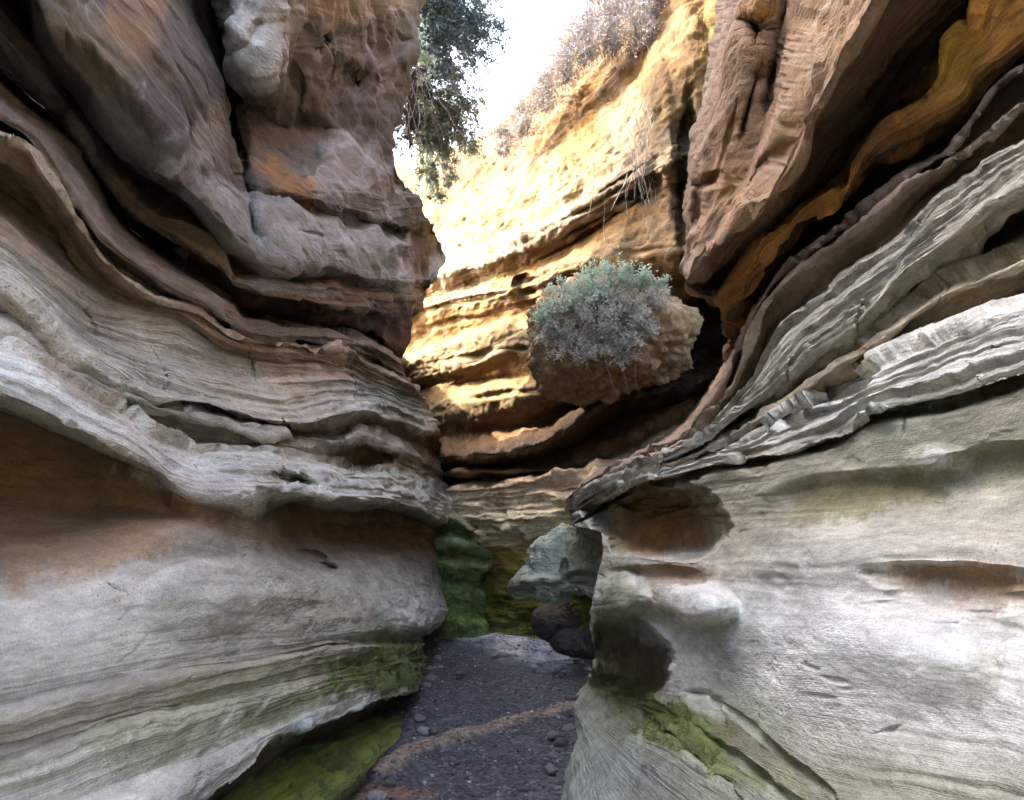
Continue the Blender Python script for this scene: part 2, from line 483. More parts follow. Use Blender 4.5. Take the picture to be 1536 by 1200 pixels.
left = neg([
    R(2.3, [(-250, -130), (0, 105), (83, 180), (146, 270), (217, 355), (271, 388), (317, 418), (346, 440), (362, 466), (417, 478), (500, 481), (560, 500), (600, 530)], DARK, .3, 1, part='bedding_rib'),
    R(1.5, [(-250, -110), (0, 118), (42, 156), (83, 190), (117, 232), (146, 282), (175, 332), (217, 368), (271, 402), (317, 430), (346, 450), (362, 474), (417, 485), (500, 488), (560, 508), (600, 536)], DARK, .3, 1),
    R(1.12, [(-250, -60), (0, 146), (42, 179), (83, 212), (117, 258), (146, 308), (175, 358), (217, 392), (271, 421), (317, 446), (346, 464), (362, 485), (417, 494), (500, 498), (560, 518), (602, 546)], GBROWN, .5, 1),
    R(1.09, [(-250, -20), (0, 166), (42, 196), (71, 230), (117, 288), (146, 334), (175, 371), (217, 401), (267, 432), (317, 456), (346, 477), (370, 492), (417, 501), (500, 505), (560, 527), (605, 553)], (0.24, 0.19, 0.15), .6, 1),
    R(1.10, [(-250, 20), (0, 185), (42, 212), (71, 248), (95, 285), (117, 318), (146, 358), (175, 382), (217, 410), (267, 442), (317, 465), (346, 490), (375, 502), (440, 508), (510, 512), (560, 535), (608, 562)], GBROWN, .5, 1),
    R(1.26, [(-250, 40), (0, 191), (30, 208), (60, 240), (85, 280), (105, 318), (138, 360), (167, 387), (205, 415), (245, 444), (300, 464), (343, 495), (378, 507), (440, 513), (510, 518), (565, 545), (615, 571)], DARK, .5, 1),
    R(1.10, [(-250, 70), (0, 200), (17, 204), (46, 220), (71, 258), (92, 292), (110, 325), (135, 362), (160, 392), (190, 420), (230, 447), (290, 465), (340, 499), (380, 512), (440, 518), (510, 525), (570, 555), (622, 580)], (0.46, 0.36, 0.25), .5, 1, part='layered_band'),
    R(1.13, [(-250, 85), (0, 212), (17, 217), (46, 236), (71, 272), (92, 306), (110, 338), (135, 372), (160, 402), (190, 428), (230, 452), (290, 470), (340, 505), (380, 518), (440, 524), (510, 531), (570, 560), (626, 583)], TAN, .5, 1),
    R(None, [(-250, 180, 1.42), (0, 285, 1.36), (50, 325, 1.34), (100, 380, 1.3), (150, 425, 1.24), (200, 452, 1.16), (260, 466, 1.12), (340, 514, 1.10), (380, 525, 1.1), (440, 530, 1.11), (510, 538, 1.12), (570, 566, 1.12), (632, 590, 1.12)], (0.19, 0.115, 0.055), .5, 1),
    R(1.15, [(-250, 250), (0, 345), (50, 385), (100, 428), (150, 452), (200, 464), (260, 475), (328, 516), (380, 534), (440, 540), (510, 548), (570, 574), (638, 598)], (0.34, 0.27, 0.19), .7, .8),
    R(1.13, [(-250, 330), (0, 385), (46, 422), (91, 462), (128, 495), (164, 512), (210, 528), (260, 540), (310, 552), (365, 568), (424, 576), (500, 576), (560, 586), (600, 600), (648, 616)], LILAC, .75, .6),
    R(1.09, [(-250, 365), (0, 418), (46, 455), (77, 487), (100, 514), (128, 528), (164, 548), (210, 566), (260, 582), (310, 594), (365, 606), (424, 618), (500, 606), (560, 602), (600, 614), (655, 634)], LILAC, .7, .6),
    R(1.05, [(-250, 380), (0, 434), (46, 470), (77, 502), (100, 529), (128, 543), (164, 566), (210, 584), (237, 596), (273, 601), (310, 605), (346, 618), (392, 628), (424, 632), (460, 634), (500, 625), (547, 615), (583, 625), (625, 640), (660, 650)], (0.569, 0.516, 0.41), .5, .8),
    R(1.21, [(-250, 420), (0, 462), (46, 492), (77, 519), (100, 537), (128, 551), (164, 574), (210, 592), (237, 603), (273, 609), (310, 613), (346, 626), (392, 636), (424, 641), (435, 650), (500, 652), (547, 638), (583, 648), (638, 670), (662, 686)], (0.13, 0.085, 0.045), .4, 1),
    R(1.06, [(-250, 450), (0, 497), (46, 520), (91, 552), (128, 563), (164, 582), (210, 600), (240, 612), (300, 622), (346, 634), (392, 644), (424, 650), (440, 660), (500, 662), (547, 652), (583, 664), (630, 686), (662, 702)], (0.519, 0.48, 0.389), .5, .9),
    R(1.11, [(-250, 470), (0, 515), (46, 535), (91, 562), (137, 588), (190, 610), (250, 630), (300, 643), (355, 652), (400, 665), (440, 675), (483, 682), (530, 686), (583, 692), (630, 706), (664, 720)], (0.371, 0.33, 0.257), .7, .9),
    R(1.04, [(-250, 482), (0, 527), (46, 544), (91, 569), (137, 598), (186, 622), (245, 650), (298, 672), (355, 676), (400, 682), (440, 688), (483, 694), (530, 697), (583, 704), (632, 716), (668, 733)], PALE, .7, .9),
    R(.98, [(-250, 490), (0, 538), (46, 552), (91, 575), (137, 607), (182, 634), (228, 668), (255, 690), (292, 706), (350, 705), (410, 704), (470, 708), (530, 712), (590, 720), (640, 734), (676, 752)], WHITE, .5, 1.2),
    R(.955, [(-250, 540), (0, 589), (36, 602), (73, 620), (109, 639), (155, 661), (191, 680), (232, 702), (260, 724), (300, 740), (350, 742), (400, 737), (440, 739), (500, 746), (560, 749), (610, 758), (656, 776), (692, 792)], (0.581, 0.564, 0.454), .4, 1.3, part='smooth_face'),
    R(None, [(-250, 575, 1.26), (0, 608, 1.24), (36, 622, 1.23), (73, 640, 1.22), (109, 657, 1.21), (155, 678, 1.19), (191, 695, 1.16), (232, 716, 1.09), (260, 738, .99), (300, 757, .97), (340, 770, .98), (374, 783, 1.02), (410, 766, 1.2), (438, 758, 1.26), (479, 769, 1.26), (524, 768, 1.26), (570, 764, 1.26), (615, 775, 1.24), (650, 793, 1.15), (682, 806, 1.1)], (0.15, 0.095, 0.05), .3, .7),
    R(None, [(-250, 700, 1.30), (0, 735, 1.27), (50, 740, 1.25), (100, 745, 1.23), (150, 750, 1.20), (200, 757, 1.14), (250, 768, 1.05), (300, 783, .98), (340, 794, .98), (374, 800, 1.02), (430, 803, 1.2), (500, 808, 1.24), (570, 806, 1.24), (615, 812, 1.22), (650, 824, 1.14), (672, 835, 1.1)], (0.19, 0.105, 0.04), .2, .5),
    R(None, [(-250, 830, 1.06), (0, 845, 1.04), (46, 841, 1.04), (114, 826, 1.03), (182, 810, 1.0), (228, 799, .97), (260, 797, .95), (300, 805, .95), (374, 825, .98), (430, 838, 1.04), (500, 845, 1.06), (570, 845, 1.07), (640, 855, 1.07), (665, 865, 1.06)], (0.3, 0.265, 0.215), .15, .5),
    R(None, [(-250, 950, .92), (0, 945, .92), (100, 930, .92), (200, 910, .92), (300, 895, .92), (400, 890, .94), (500, 890, .96), (600, 895, .97), (640, 900, .97), (674, 914, .95)], LILAC, .15, .5),
    R(.9, [(-250, 1020), (0, 1010), (100, 995), (200, 975), (300, 960), (400, 952), (500, 945), (574, 940), (629, 940), (666, 932)], PALE, .2, .6),
    R(None, [(-250, 1110, .9), (0, 1060, .9), (150, 1025, .89), (292, 1001, .89), (400, 985, .9), (483, 969, .91), (574, 957, .96), (638, 956, 1.02)], (0.36, 0.33, 0.26), .4, .8),
    R(.875, [(-250, 1125), (0, 1085), (90, 1060), (182, 1035), (292, 1013), (400, 997), (483, 980), (574, 968), (636, 968)], (0.412, 0.36, 0.261), .5, .9),
    R(.885, [(-250, 1180), (0, 1130), (100, 1100), (182, 1072), (319, 1042), (410, 1024), (500, 1004), (570, 990), (635, 985)], (0.36, 0.32, 0.24), .6, 1.0),
    R(.845, [(-250, 1230), (0, 1170), (100, 1138), (200, 1105), (319, 1070), (410, 1045), (500, 1020), (570, 1005), (634, 1000)], (0.519, 0.48, 0.356), .5, 1.0),
    R(.83, [(-250, 1330), (0, 1250), (100, 1205), (200, 1165), (300, 1125), (400, 1085), (500, 1050), (580, 1028), (632, 1017)], PALE, .3, .8),
    R(None, [(-250, 1450, .74), (0, 1330, .75), (150, 1270, .76), (250, 1228, .77), (319, 1192, .78), (374, 1156, .79), (397, 1128, .80), (456, 1096, .81), (501, 1083, .82), (547, 1060, .83), (590, 1045, .84), (626, 1036, .84)], (0.556, 0.54, 0.443), .2, 1.0),
    R(1.05, [(-250, 1452), (0, 1332), (150, 1272), (250, 1230), (319, 1194), (374, 1158), (397, 1130), (456, 1098), (501, 1085), (547, 1062), (590, 1047), (628, 1038)], (0.12, 0.09, 0.06), .2, 1),
    R(1.35, [(-250, 1500), (0, 1390), (150, 1330), (250, 1290), (319, 1250), (374, 1210), (456, 1150), (501, 1130), (547, 1105), (590, 1085), (628, 1070)], (0.12, 0.09, 0.06), .2, 1),
])
lw = empty('canyon_wall', (-1.0, 4.0, 0))
tag(lw, 'pale grey lower rock wall with thin stepped ledges and a brown hollow, left of the gravel floor', 'rock wall', 'canyon side walls')
left_stains = [
    (330, 1060, 330, 60, -20, (.36, .37, .22), .6), (520, 900, 150, 60, 0, (0.412, 0.43, 0.288), .55), (590, 1000, 90, 46, -10, (.17, .215, .045), .8), (600, 720, 90, 40, 10, (0.412, 0.42, 0.297), .5), (180, 600, 120, 40, 30, (0.474, 0.49, 0.36), .5),
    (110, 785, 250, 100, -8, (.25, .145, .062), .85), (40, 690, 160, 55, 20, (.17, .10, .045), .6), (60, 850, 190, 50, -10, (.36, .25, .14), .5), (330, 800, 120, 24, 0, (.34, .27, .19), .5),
    (600, 985, 150, 42, -6, MOSS, .85), (560, 1015, 120, 30, -14, (0.14, 0.17, 0.04), .8), (440, 1060, 150, 22, -24, (0.17, 0.19, 0.07), .6),
    (430, 925, 170, 40, -8, (0.33, 0.26, 0.18), .5), (620, 920, 60, 50, 0, WHITE, .6), (200, 900, 200, 50, -10, LILAC, .5),
    (90, 150, 0, 0, 0, TAN, 0), (590, 600, 90, 25, 22, GGREY, .8), (600, 655, 80, 22, 20, (0.16, 0.11, 0.07), .7),
    (520, 565, 80, 14, 5, (0.36, 0.24, 0.17), .6), (560, 685, 70, 16, 6, (0.2, 0.14, 0.06), .8), (440, 560, 60, 60, 0, (0.474, 0.38, 0.27), .4),
    (120, 590, 160, 12, 35, (0.17, 0.1, 0.05), .5), (150, 395, 110, 40, 42, (0.19, 0.12, 0.055), .7), (660, 690, 40, 70, 0, (0.09, 0.06, 0.045), .9),
    (300, 720, 140, 30, 8, (0.643, 0.6, 0.54), .6), (90, 1130, 160, 20, -16, (0.25, 0.24, 0.14), .5), (560, 540, 60, 14, 15, (0.13, 0.09, 0.06), .6),
]
left_dents = [(376, 545, 4, 40, -14, .04, 2, 1), (428, 640, 4, 16, -20, .1, 2, 1), (245, 560, 3, 50, -20, .02, 2, 1), (530, 580, 4, 46, -10, .07, 2, 1), (130, 470, 3, 50, -30, .015, 2, 1), (60, 500, 3, 40, -30, .012, 2, 1), (575, 620, 4, 50, -14, .08, 2, 1), 
    (436, 714, 40, 9, 16, .5), (545, 683, 58, 13, 4, .9), (620, 655, 60, 16, 26, .5), (660, 690, 40, 50, 60, .6), (440, 660, 60, 7, 4, .25),
    (467, 834, 32, 10, 12, .30), (490, 850, 18, 8, 10, .25), (170, 885, 20, 4, 30, .03, 2, 2), (330, 620, 50, 6, 8, .12), (270, 635, 110, 10, 10, .10),
    (600, 890, 70, 40, 0, -.15), (640, 920, 34, 30, 0, -.2), (560, 800, 90, 22, 4, .5), (340, 880, 160, 50, -10, -.08), (545, 990, 30, 5, -20, .15),
    (585, 545, 60, 10, 28, .5), (600, 625, 50, 8, 24, .35),
]
loft(left, NL, 620, lw, MR, near=flare(-1), far=curl(-1, .25, 5.0, 2.6), stains_shade=left_stains, dents=left_dents, seed=1, lump=.035, lam_amp=.42)

# ================================================================== LEFT: overhanging upper cliff
lup = neg([  # rock colours darkened: overhang shade painted in on top of the brown varnish
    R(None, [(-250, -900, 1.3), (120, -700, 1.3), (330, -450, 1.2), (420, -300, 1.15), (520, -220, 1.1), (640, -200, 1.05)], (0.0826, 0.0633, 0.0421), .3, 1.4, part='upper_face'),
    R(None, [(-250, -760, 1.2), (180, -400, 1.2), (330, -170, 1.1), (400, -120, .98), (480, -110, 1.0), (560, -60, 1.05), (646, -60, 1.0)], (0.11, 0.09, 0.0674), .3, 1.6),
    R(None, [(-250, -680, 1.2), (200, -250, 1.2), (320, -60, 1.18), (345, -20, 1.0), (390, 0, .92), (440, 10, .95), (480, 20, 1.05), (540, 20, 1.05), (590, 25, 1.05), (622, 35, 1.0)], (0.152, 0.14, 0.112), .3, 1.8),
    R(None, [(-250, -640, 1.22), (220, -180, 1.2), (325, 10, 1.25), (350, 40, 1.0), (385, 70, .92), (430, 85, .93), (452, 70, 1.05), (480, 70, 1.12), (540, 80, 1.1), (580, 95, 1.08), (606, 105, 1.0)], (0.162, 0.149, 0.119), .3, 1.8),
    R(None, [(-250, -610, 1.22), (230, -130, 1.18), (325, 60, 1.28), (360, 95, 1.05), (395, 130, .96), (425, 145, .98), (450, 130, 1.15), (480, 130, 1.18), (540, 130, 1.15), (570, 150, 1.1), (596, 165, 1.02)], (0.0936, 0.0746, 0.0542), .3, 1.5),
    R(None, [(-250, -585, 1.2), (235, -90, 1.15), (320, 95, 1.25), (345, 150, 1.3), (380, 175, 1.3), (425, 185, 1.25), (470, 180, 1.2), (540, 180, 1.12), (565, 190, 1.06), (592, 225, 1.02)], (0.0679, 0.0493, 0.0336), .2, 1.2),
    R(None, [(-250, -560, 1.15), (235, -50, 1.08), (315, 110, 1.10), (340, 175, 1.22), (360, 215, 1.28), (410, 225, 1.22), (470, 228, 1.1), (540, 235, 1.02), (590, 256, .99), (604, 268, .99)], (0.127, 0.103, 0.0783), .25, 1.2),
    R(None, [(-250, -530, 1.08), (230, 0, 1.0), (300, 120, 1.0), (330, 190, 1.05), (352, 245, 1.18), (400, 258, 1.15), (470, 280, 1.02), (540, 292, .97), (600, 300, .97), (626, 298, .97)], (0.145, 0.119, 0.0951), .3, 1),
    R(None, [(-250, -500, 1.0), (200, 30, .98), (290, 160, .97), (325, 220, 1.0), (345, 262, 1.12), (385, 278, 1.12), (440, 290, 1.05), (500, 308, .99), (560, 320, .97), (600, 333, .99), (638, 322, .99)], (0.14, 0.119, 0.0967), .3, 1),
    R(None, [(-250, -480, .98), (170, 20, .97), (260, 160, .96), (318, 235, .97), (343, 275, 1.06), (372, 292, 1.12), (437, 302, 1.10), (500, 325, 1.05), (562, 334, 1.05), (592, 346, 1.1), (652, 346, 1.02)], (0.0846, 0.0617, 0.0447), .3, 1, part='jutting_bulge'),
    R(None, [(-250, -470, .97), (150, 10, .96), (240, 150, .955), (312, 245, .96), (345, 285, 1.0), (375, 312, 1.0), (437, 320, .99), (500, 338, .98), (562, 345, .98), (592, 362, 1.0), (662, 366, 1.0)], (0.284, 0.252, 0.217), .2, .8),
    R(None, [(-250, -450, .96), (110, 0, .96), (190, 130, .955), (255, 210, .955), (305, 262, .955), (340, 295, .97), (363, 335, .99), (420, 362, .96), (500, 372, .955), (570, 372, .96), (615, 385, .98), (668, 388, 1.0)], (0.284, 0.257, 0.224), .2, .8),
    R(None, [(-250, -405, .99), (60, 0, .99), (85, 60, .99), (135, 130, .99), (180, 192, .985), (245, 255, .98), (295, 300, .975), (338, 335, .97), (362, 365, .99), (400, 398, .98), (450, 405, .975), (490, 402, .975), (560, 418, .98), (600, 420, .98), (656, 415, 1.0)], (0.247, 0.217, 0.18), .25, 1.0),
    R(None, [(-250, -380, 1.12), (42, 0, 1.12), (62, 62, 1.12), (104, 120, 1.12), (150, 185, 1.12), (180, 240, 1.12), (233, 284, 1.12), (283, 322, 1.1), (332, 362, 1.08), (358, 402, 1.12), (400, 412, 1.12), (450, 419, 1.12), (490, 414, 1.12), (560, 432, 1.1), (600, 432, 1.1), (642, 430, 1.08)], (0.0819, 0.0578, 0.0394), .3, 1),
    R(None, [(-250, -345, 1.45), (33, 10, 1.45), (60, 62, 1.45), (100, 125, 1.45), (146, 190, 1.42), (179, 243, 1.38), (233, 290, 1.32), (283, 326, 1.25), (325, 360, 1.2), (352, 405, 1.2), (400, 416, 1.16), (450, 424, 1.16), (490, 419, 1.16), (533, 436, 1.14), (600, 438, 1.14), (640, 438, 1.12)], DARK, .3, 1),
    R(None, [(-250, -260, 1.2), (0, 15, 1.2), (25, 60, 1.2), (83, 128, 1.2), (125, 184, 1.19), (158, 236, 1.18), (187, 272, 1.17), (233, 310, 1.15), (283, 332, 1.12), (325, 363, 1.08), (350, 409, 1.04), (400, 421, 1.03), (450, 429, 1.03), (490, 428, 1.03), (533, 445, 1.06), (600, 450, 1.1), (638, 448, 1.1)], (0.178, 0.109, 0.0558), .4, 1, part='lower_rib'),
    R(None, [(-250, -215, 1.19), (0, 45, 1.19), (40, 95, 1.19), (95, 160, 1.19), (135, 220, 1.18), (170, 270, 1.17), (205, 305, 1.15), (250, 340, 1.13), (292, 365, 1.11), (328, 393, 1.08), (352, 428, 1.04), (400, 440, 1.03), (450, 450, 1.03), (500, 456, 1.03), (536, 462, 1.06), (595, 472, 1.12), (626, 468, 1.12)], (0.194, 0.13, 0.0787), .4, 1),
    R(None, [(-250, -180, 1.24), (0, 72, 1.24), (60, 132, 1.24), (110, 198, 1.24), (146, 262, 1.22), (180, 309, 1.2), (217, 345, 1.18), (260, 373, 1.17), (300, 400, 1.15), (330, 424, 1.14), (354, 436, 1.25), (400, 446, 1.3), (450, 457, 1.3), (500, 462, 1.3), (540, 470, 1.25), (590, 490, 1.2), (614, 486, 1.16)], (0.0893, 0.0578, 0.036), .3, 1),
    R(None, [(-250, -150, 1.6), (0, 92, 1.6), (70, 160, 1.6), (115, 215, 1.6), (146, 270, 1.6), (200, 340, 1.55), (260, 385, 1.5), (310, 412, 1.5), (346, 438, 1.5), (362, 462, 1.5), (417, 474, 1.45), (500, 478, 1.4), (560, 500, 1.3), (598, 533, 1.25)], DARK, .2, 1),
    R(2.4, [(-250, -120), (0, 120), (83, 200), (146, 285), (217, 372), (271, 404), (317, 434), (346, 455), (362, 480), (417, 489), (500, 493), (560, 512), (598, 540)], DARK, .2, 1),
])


def ltop(b):
    out = []
    hf = smooth(b[:, 1], .9, 5.0)
    for zt, dx, dxn in ((9.6, -14.0, -14.0), (9.6, -5.0, -5.0), (9.2, -1.0, -2.9), (8.0, -.5, -2.2), (6.4, -.3, -1.3), (4.8, -.1, -.55), (3.6, 0, -.15)):
        p = b.copy(); p[:, 0] += dx * hf + dxn * (1 - hf)
        p[:, 2] = np.maximum(b[:, 2] + .3 + zt * .05, zt * (1 + .2 * hf) + .25 * np.sin(b[:, 1] * 1.3)); out.append(p)
    return np.array(out)


lc = empty('canyon_cliff', (-1.2, 4.5, 2.2))
tag(lc, 'dark brown overhanging cliff with a grey jutting bulge above the ledges on the left', 'cliff', 'upper canyon cliffs')
lup_stains_shade = [  # dark patches also put cleft, side-face and undercut shade into the colour
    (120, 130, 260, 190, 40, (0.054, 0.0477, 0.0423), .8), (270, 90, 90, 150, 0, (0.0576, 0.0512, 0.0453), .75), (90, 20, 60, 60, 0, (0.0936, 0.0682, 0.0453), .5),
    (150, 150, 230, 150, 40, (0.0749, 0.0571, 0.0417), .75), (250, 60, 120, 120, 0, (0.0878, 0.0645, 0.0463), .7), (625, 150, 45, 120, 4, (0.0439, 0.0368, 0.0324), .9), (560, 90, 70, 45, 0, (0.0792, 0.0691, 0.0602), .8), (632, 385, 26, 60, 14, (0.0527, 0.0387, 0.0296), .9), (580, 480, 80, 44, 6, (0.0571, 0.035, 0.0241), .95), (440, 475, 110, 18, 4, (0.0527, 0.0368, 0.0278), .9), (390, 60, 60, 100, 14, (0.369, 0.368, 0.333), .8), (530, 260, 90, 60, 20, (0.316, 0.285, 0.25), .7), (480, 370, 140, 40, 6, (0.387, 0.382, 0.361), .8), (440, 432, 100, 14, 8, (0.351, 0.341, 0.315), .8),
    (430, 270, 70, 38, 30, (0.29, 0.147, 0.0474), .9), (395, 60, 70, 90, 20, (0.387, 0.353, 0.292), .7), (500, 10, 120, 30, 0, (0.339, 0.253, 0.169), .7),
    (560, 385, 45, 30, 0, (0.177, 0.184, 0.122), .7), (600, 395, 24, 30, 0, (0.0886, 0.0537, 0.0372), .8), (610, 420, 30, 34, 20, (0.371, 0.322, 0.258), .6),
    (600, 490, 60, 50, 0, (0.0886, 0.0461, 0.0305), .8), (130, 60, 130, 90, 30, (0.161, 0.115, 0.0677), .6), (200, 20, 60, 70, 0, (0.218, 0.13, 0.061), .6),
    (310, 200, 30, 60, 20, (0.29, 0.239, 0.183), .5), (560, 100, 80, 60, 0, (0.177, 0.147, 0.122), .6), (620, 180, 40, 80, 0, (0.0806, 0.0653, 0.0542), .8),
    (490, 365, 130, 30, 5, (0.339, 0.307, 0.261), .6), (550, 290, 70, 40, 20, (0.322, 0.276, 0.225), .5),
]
lup_dents = [(625, 160, 26, 100, 4, .8, 2.5, 1), (150, 160, 60, 160, -40, .12, 2, 1), (634, 385, 30, 56, 12, .7, 3, 1), (590, 345, 60, 7, 14, .35, 2, 1.2), (608, 398, 20, 14, 0, -.2), (420, 300, 70, 6, 12, .15, 2, 1.2), (450, 200, 60, 40, 20, .25), (585, 235, 40, 50, 30, -.25), 
    (600, 388, 18, 22, 10, .35), (640, 375, 30, 60, 15, .4), (580, 300, 30, 26, 25, .2), (510, 105, 38, 30, 0, .4), (545, 120, 36, 20, 20, .35),
    (470, 50, 30, 20, 0, .35), (350, 210, 20, 120, -12, .3), (340, 120, 14, 130, -6, .4), (600, 150, 30, 70, 0, .5), (440, 130, 20, 40, 10, .25), (380, 55, 14, 30, 30, .12), (415, 100, 12, 26, 20, .12),
    (560, 60, 60, 30, 10, .35), (470, 352, 30, 3, 10, .08), (600, 350, 40, 10, 20, .3), (612, 420, 24, 26, 0, -.2),
]
loft(lup, NL, 560, lc, MU, near=flare(-1), far=curl(-1, .3, 5.0, 2.9), top=ltop, stains_shade=lup_stains_shade, dents=lup_dents, seed=5, lump=.06, flute=.05, lam_amp=.3)

# ================================================================== RIGHT: layered lower wall
NR = (1.0, 0.0, 0.0)
gx = lambda px: np.interp(px, [840, 900, 960, 1100], [.56, .72, .88, 1.0])
right = [
    R(2.4, [(845, 735), (880, 710), (957, 670), (1020, 635), (1060, 585), (1100, 515), (1117, 480), (1150, 415), (1208, 350), (1258, 318), (1317, 276), (1358, 243), (1429, 196), (1463, 150), (1500, 95), (1536, 66), (1800, -80)], DARK, .3, 1, part='layered_band'),
    R(1.5, [(845, 742), (880, 716), (957, 678), (1020, 646), (1060, 598), (1100, 525), (1117, 490), (1150, 427), (1208, 364), (1258, 331), (1317, 289), (1358, 256), (1429, 209), (1463, 165), (1500, 111), (1536, 84), (1800, -60)], DARK, .3, 1),
    R(1.10, [(848, 750), (880, 724), (957, 686), (1025, 655), (1073, 602), (1100, 545), (1117, 500), (1150, 440), (1208, 378), (1258, 344), (1317, 302), (1358, 269), (1429, 223), (1463, 178), (1500, 124), (1536, 100), (1800, -30)], (0.34, 0.25, 0.2), .5, 1.2),
    R(1.17, [(849, 753), (881, 727), (958, 689), (1027, 658), (1077, 604), (1105, 552), (1122, 502), (1150, 448), (1200, 394), (1258, 353), (1317, 310), (1362, 271), (1429, 230), (1473, 190), (1515, 140), (1536, 125), (1800, 0)], (0.16, 0.1, 0.07), .5, 1),
    R(1.05, [(850, 756), (882, 730), (960, 692), (1029, 661), (1080, 606), (1110, 560), (1130, 505), (1150, 458), (1192, 413), (1258, 366), (1317, 321), (1367, 276), (1429, 240), (1483, 202), (1536, 160), (1800, 30)], (0.44, 0.35, 0.26), .5, 1.2),
    R(1.16, [(851, 758), (883, 732), (962, 694), (1032, 663), (1085, 610), (1120, 562), (1152, 490), (1208, 438), (1258, 395), (1317, 350), (1380, 290), (1442, 252), (1536, 185), (1800, 70)], (0.26, 0.17, 0.1), .7, 1),
    R(1.03, [(852, 761), (885, 735), (964, 697), (1036, 666), (1095, 607), (1130, 560), (1167, 500), (1208, 464), (1254, 427), (1296, 402), (1358, 354), (1400, 302), (1442, 272), (1536, 208), (1800, 90)], (0.531, 0.492, 0.4), .9, 1),
    R(1.0, [(853, 764), (887, 738), (966, 700), (1040, 669), (1100, 616), (1150, 561), (1200, 511), (1260, 466), (1317, 425), (1370, 375), (1420, 335), (1536, 245), (1800, 140)], (0.494, 0.462, 0.367), 1.0, 1),
    R(.975, [(854, 766), (888, 741), (967, 703), (1043, 672), (1108, 624), (1165, 572), (1220, 526), (1275, 492), (1317, 450), (1358, 405), (1400, 376), (1475, 320), (1536, 284), (1800, 190)], (0.519, 0.48, 0.378), .9, 1),
    R(1.16, [(855, 768), (889, 743), (968, 705), (1046, 674), (1115, 632), (1180, 581), (1240, 545), (1290, 510), (1340, 465), (1400, 413), (1475, 360), (1536, 325), (1800, 245)], (0.15, 0.115, 0.05), .5, 1),
    R(.985, [(856, 771), (891, 746), (970, 708), (1050, 678), (1120, 640), (1200, 590), (1260, 548), (1300, 526), (1333, 503), (1358, 484), (1400, 452), (1442, 430), (1483, 418), (1536, 396), (1800, 320)], (0.453, 0.38, 0.27), .6, 1.2),
    R(1.07, [(857, 774), (892, 749), (971, 711), (1052, 681), (1128, 644), (1205, 598), (1270, 562), (1320, 533), (1400, 495), (1470, 463), (1536, 440), (1800, 380)], (0.24, 0.175, 0.09), .6, 1),
    R(.955, [(858, 777), (893, 752), (973, 714), (1055, 685), (1135, 650), (1204, 606), (1260, 580), (1320, 556), (1400, 520), (1470, 494), (1536, 476), (1800, 430)], WHITE, .7, 1),
    R(.94, [(859, 780), (895, 756), (974, 716), (1060, 690), (1150, 661), (1225, 632), (1284, 603), (1370, 570), (1450, 540), (1536, 518), (1800, 465)], (0.494, 0.492, 0.416), .8, .8),
    R(.92, [(860, 783), (897, 760), (957, 720), (1015, 711), (1073, 696), (1167, 678), (1248, 653), (1307, 619), (1424, 595), (1536, 560), (1800, 500)], (0.519, 0.492, 0.4), .5, .9, part='smooth_face'),
    R(1.03, [(861, 786), (898, 766), (957, 727), (1015, 718), (1073, 703), (1167, 686), (1248, 662), (1307, 629), (1424, 604), (1536, 571), (1800, 510)], (0.13, 0.105, 0.055), .3, 1),
    R(.93, [(862, 789), (899, 772), (957, 738), (1015, 730), (1073, 715), (1167, 698), (1248, 675), (1307, 645), (1424, 622), (1536, 592), (1800, 530)], (0.371, 0.35, 0.261), .3, .7),
    R(.915, [(903, 800), (915, 796), (960, 778), (1050, 765), (1150, 757), (1250, 745), (1350, 735), (1450, 718), (1536, 700), (1800, 655)], (0.371, 0.345, 0.248), .15, .5),
    R(.85, [(903, 848), (915, 850), (960, 850), (1050, 846), (1102, 843), (1248, 838), (1336, 827), (1450, 832), (1536, 845), (1800, 860)], (0.556, 0.516, 0.421), .15, .5),
    R(.83, [(893, 895), (960, 890), (1050, 890), (1150, 900), (1250, 905), (1350, 910), (1450, 915), (1536, 920), (1800, 950)], WHITE, .15, .5),
    R(.79, [(886, 942), (960, 948), (1050, 955), (1150, 960), (1250, 965), (1350, 975), (1450, 985), (1536, 1000), (1800, 1040)], (0.7, 0.68, 0.605), .15, .5),
    R(.77, [(893, 990), (940, 1000), (1020, 1020), (1100, 1030), (1200, 1045), (1300, 1055), (1400, 1070), (1536, 1090), (1800, 1150)], (0.68, 0.648, 0.562), .2, .6, ),
    R(None, [(880, 1022, .70), (930, 1050, .69), (1000, 1075, .69), (1080, 1090, .70), (1150, 1110, .71), (1220, 1140, .72), (1300, 1160, .72), (1400, 1180, .72), (1536, 1210, .72), (1800, 1300, .72)], (0.371, 0.36, 0.261), .3, .7, arc=True),
    R(None, [(868, 1035, .62), (900, 1080, .58), (960, 1120, .57), (1020, 1160, .57), (1080, 1200, .58), (1150, 1250, .58), (1300, 1300, .58), (1536, 1400, .58), (1800, 1500, .58)], (0.34, 0.34, 0.243), .4, .8, arc=True),
    R(None, [(858, 1045, .56), (880, 1110, .46), (910, 1170, .43), (940, 1220, .42), (1000, 1300, .41), (1150, 1450, .42), (1400, 1700, .42), (1800, 2000, .45)], (0.408, 0.42, 0.335), .4, .9, arc=True),
    R(None, [(857, 1043), (863, 1089), (852, 1142), (840, 1200), (828, 1320), (826, 1500), (850, 1900), (900, 2600)], (0.26, 0.27, 0.23), .3, .9, floor=True, arc=True),
]
for r in right: r['pts'] = r['pts'][::-1]
rw = empty('canyon_wall', (1.0, 4.0, 0))
tag(rw, 'whitish lower rock wall with fanning layers, round brown hollow and mossy foot, right of the gravel floor', 'rock wall', 'canyon side walls')
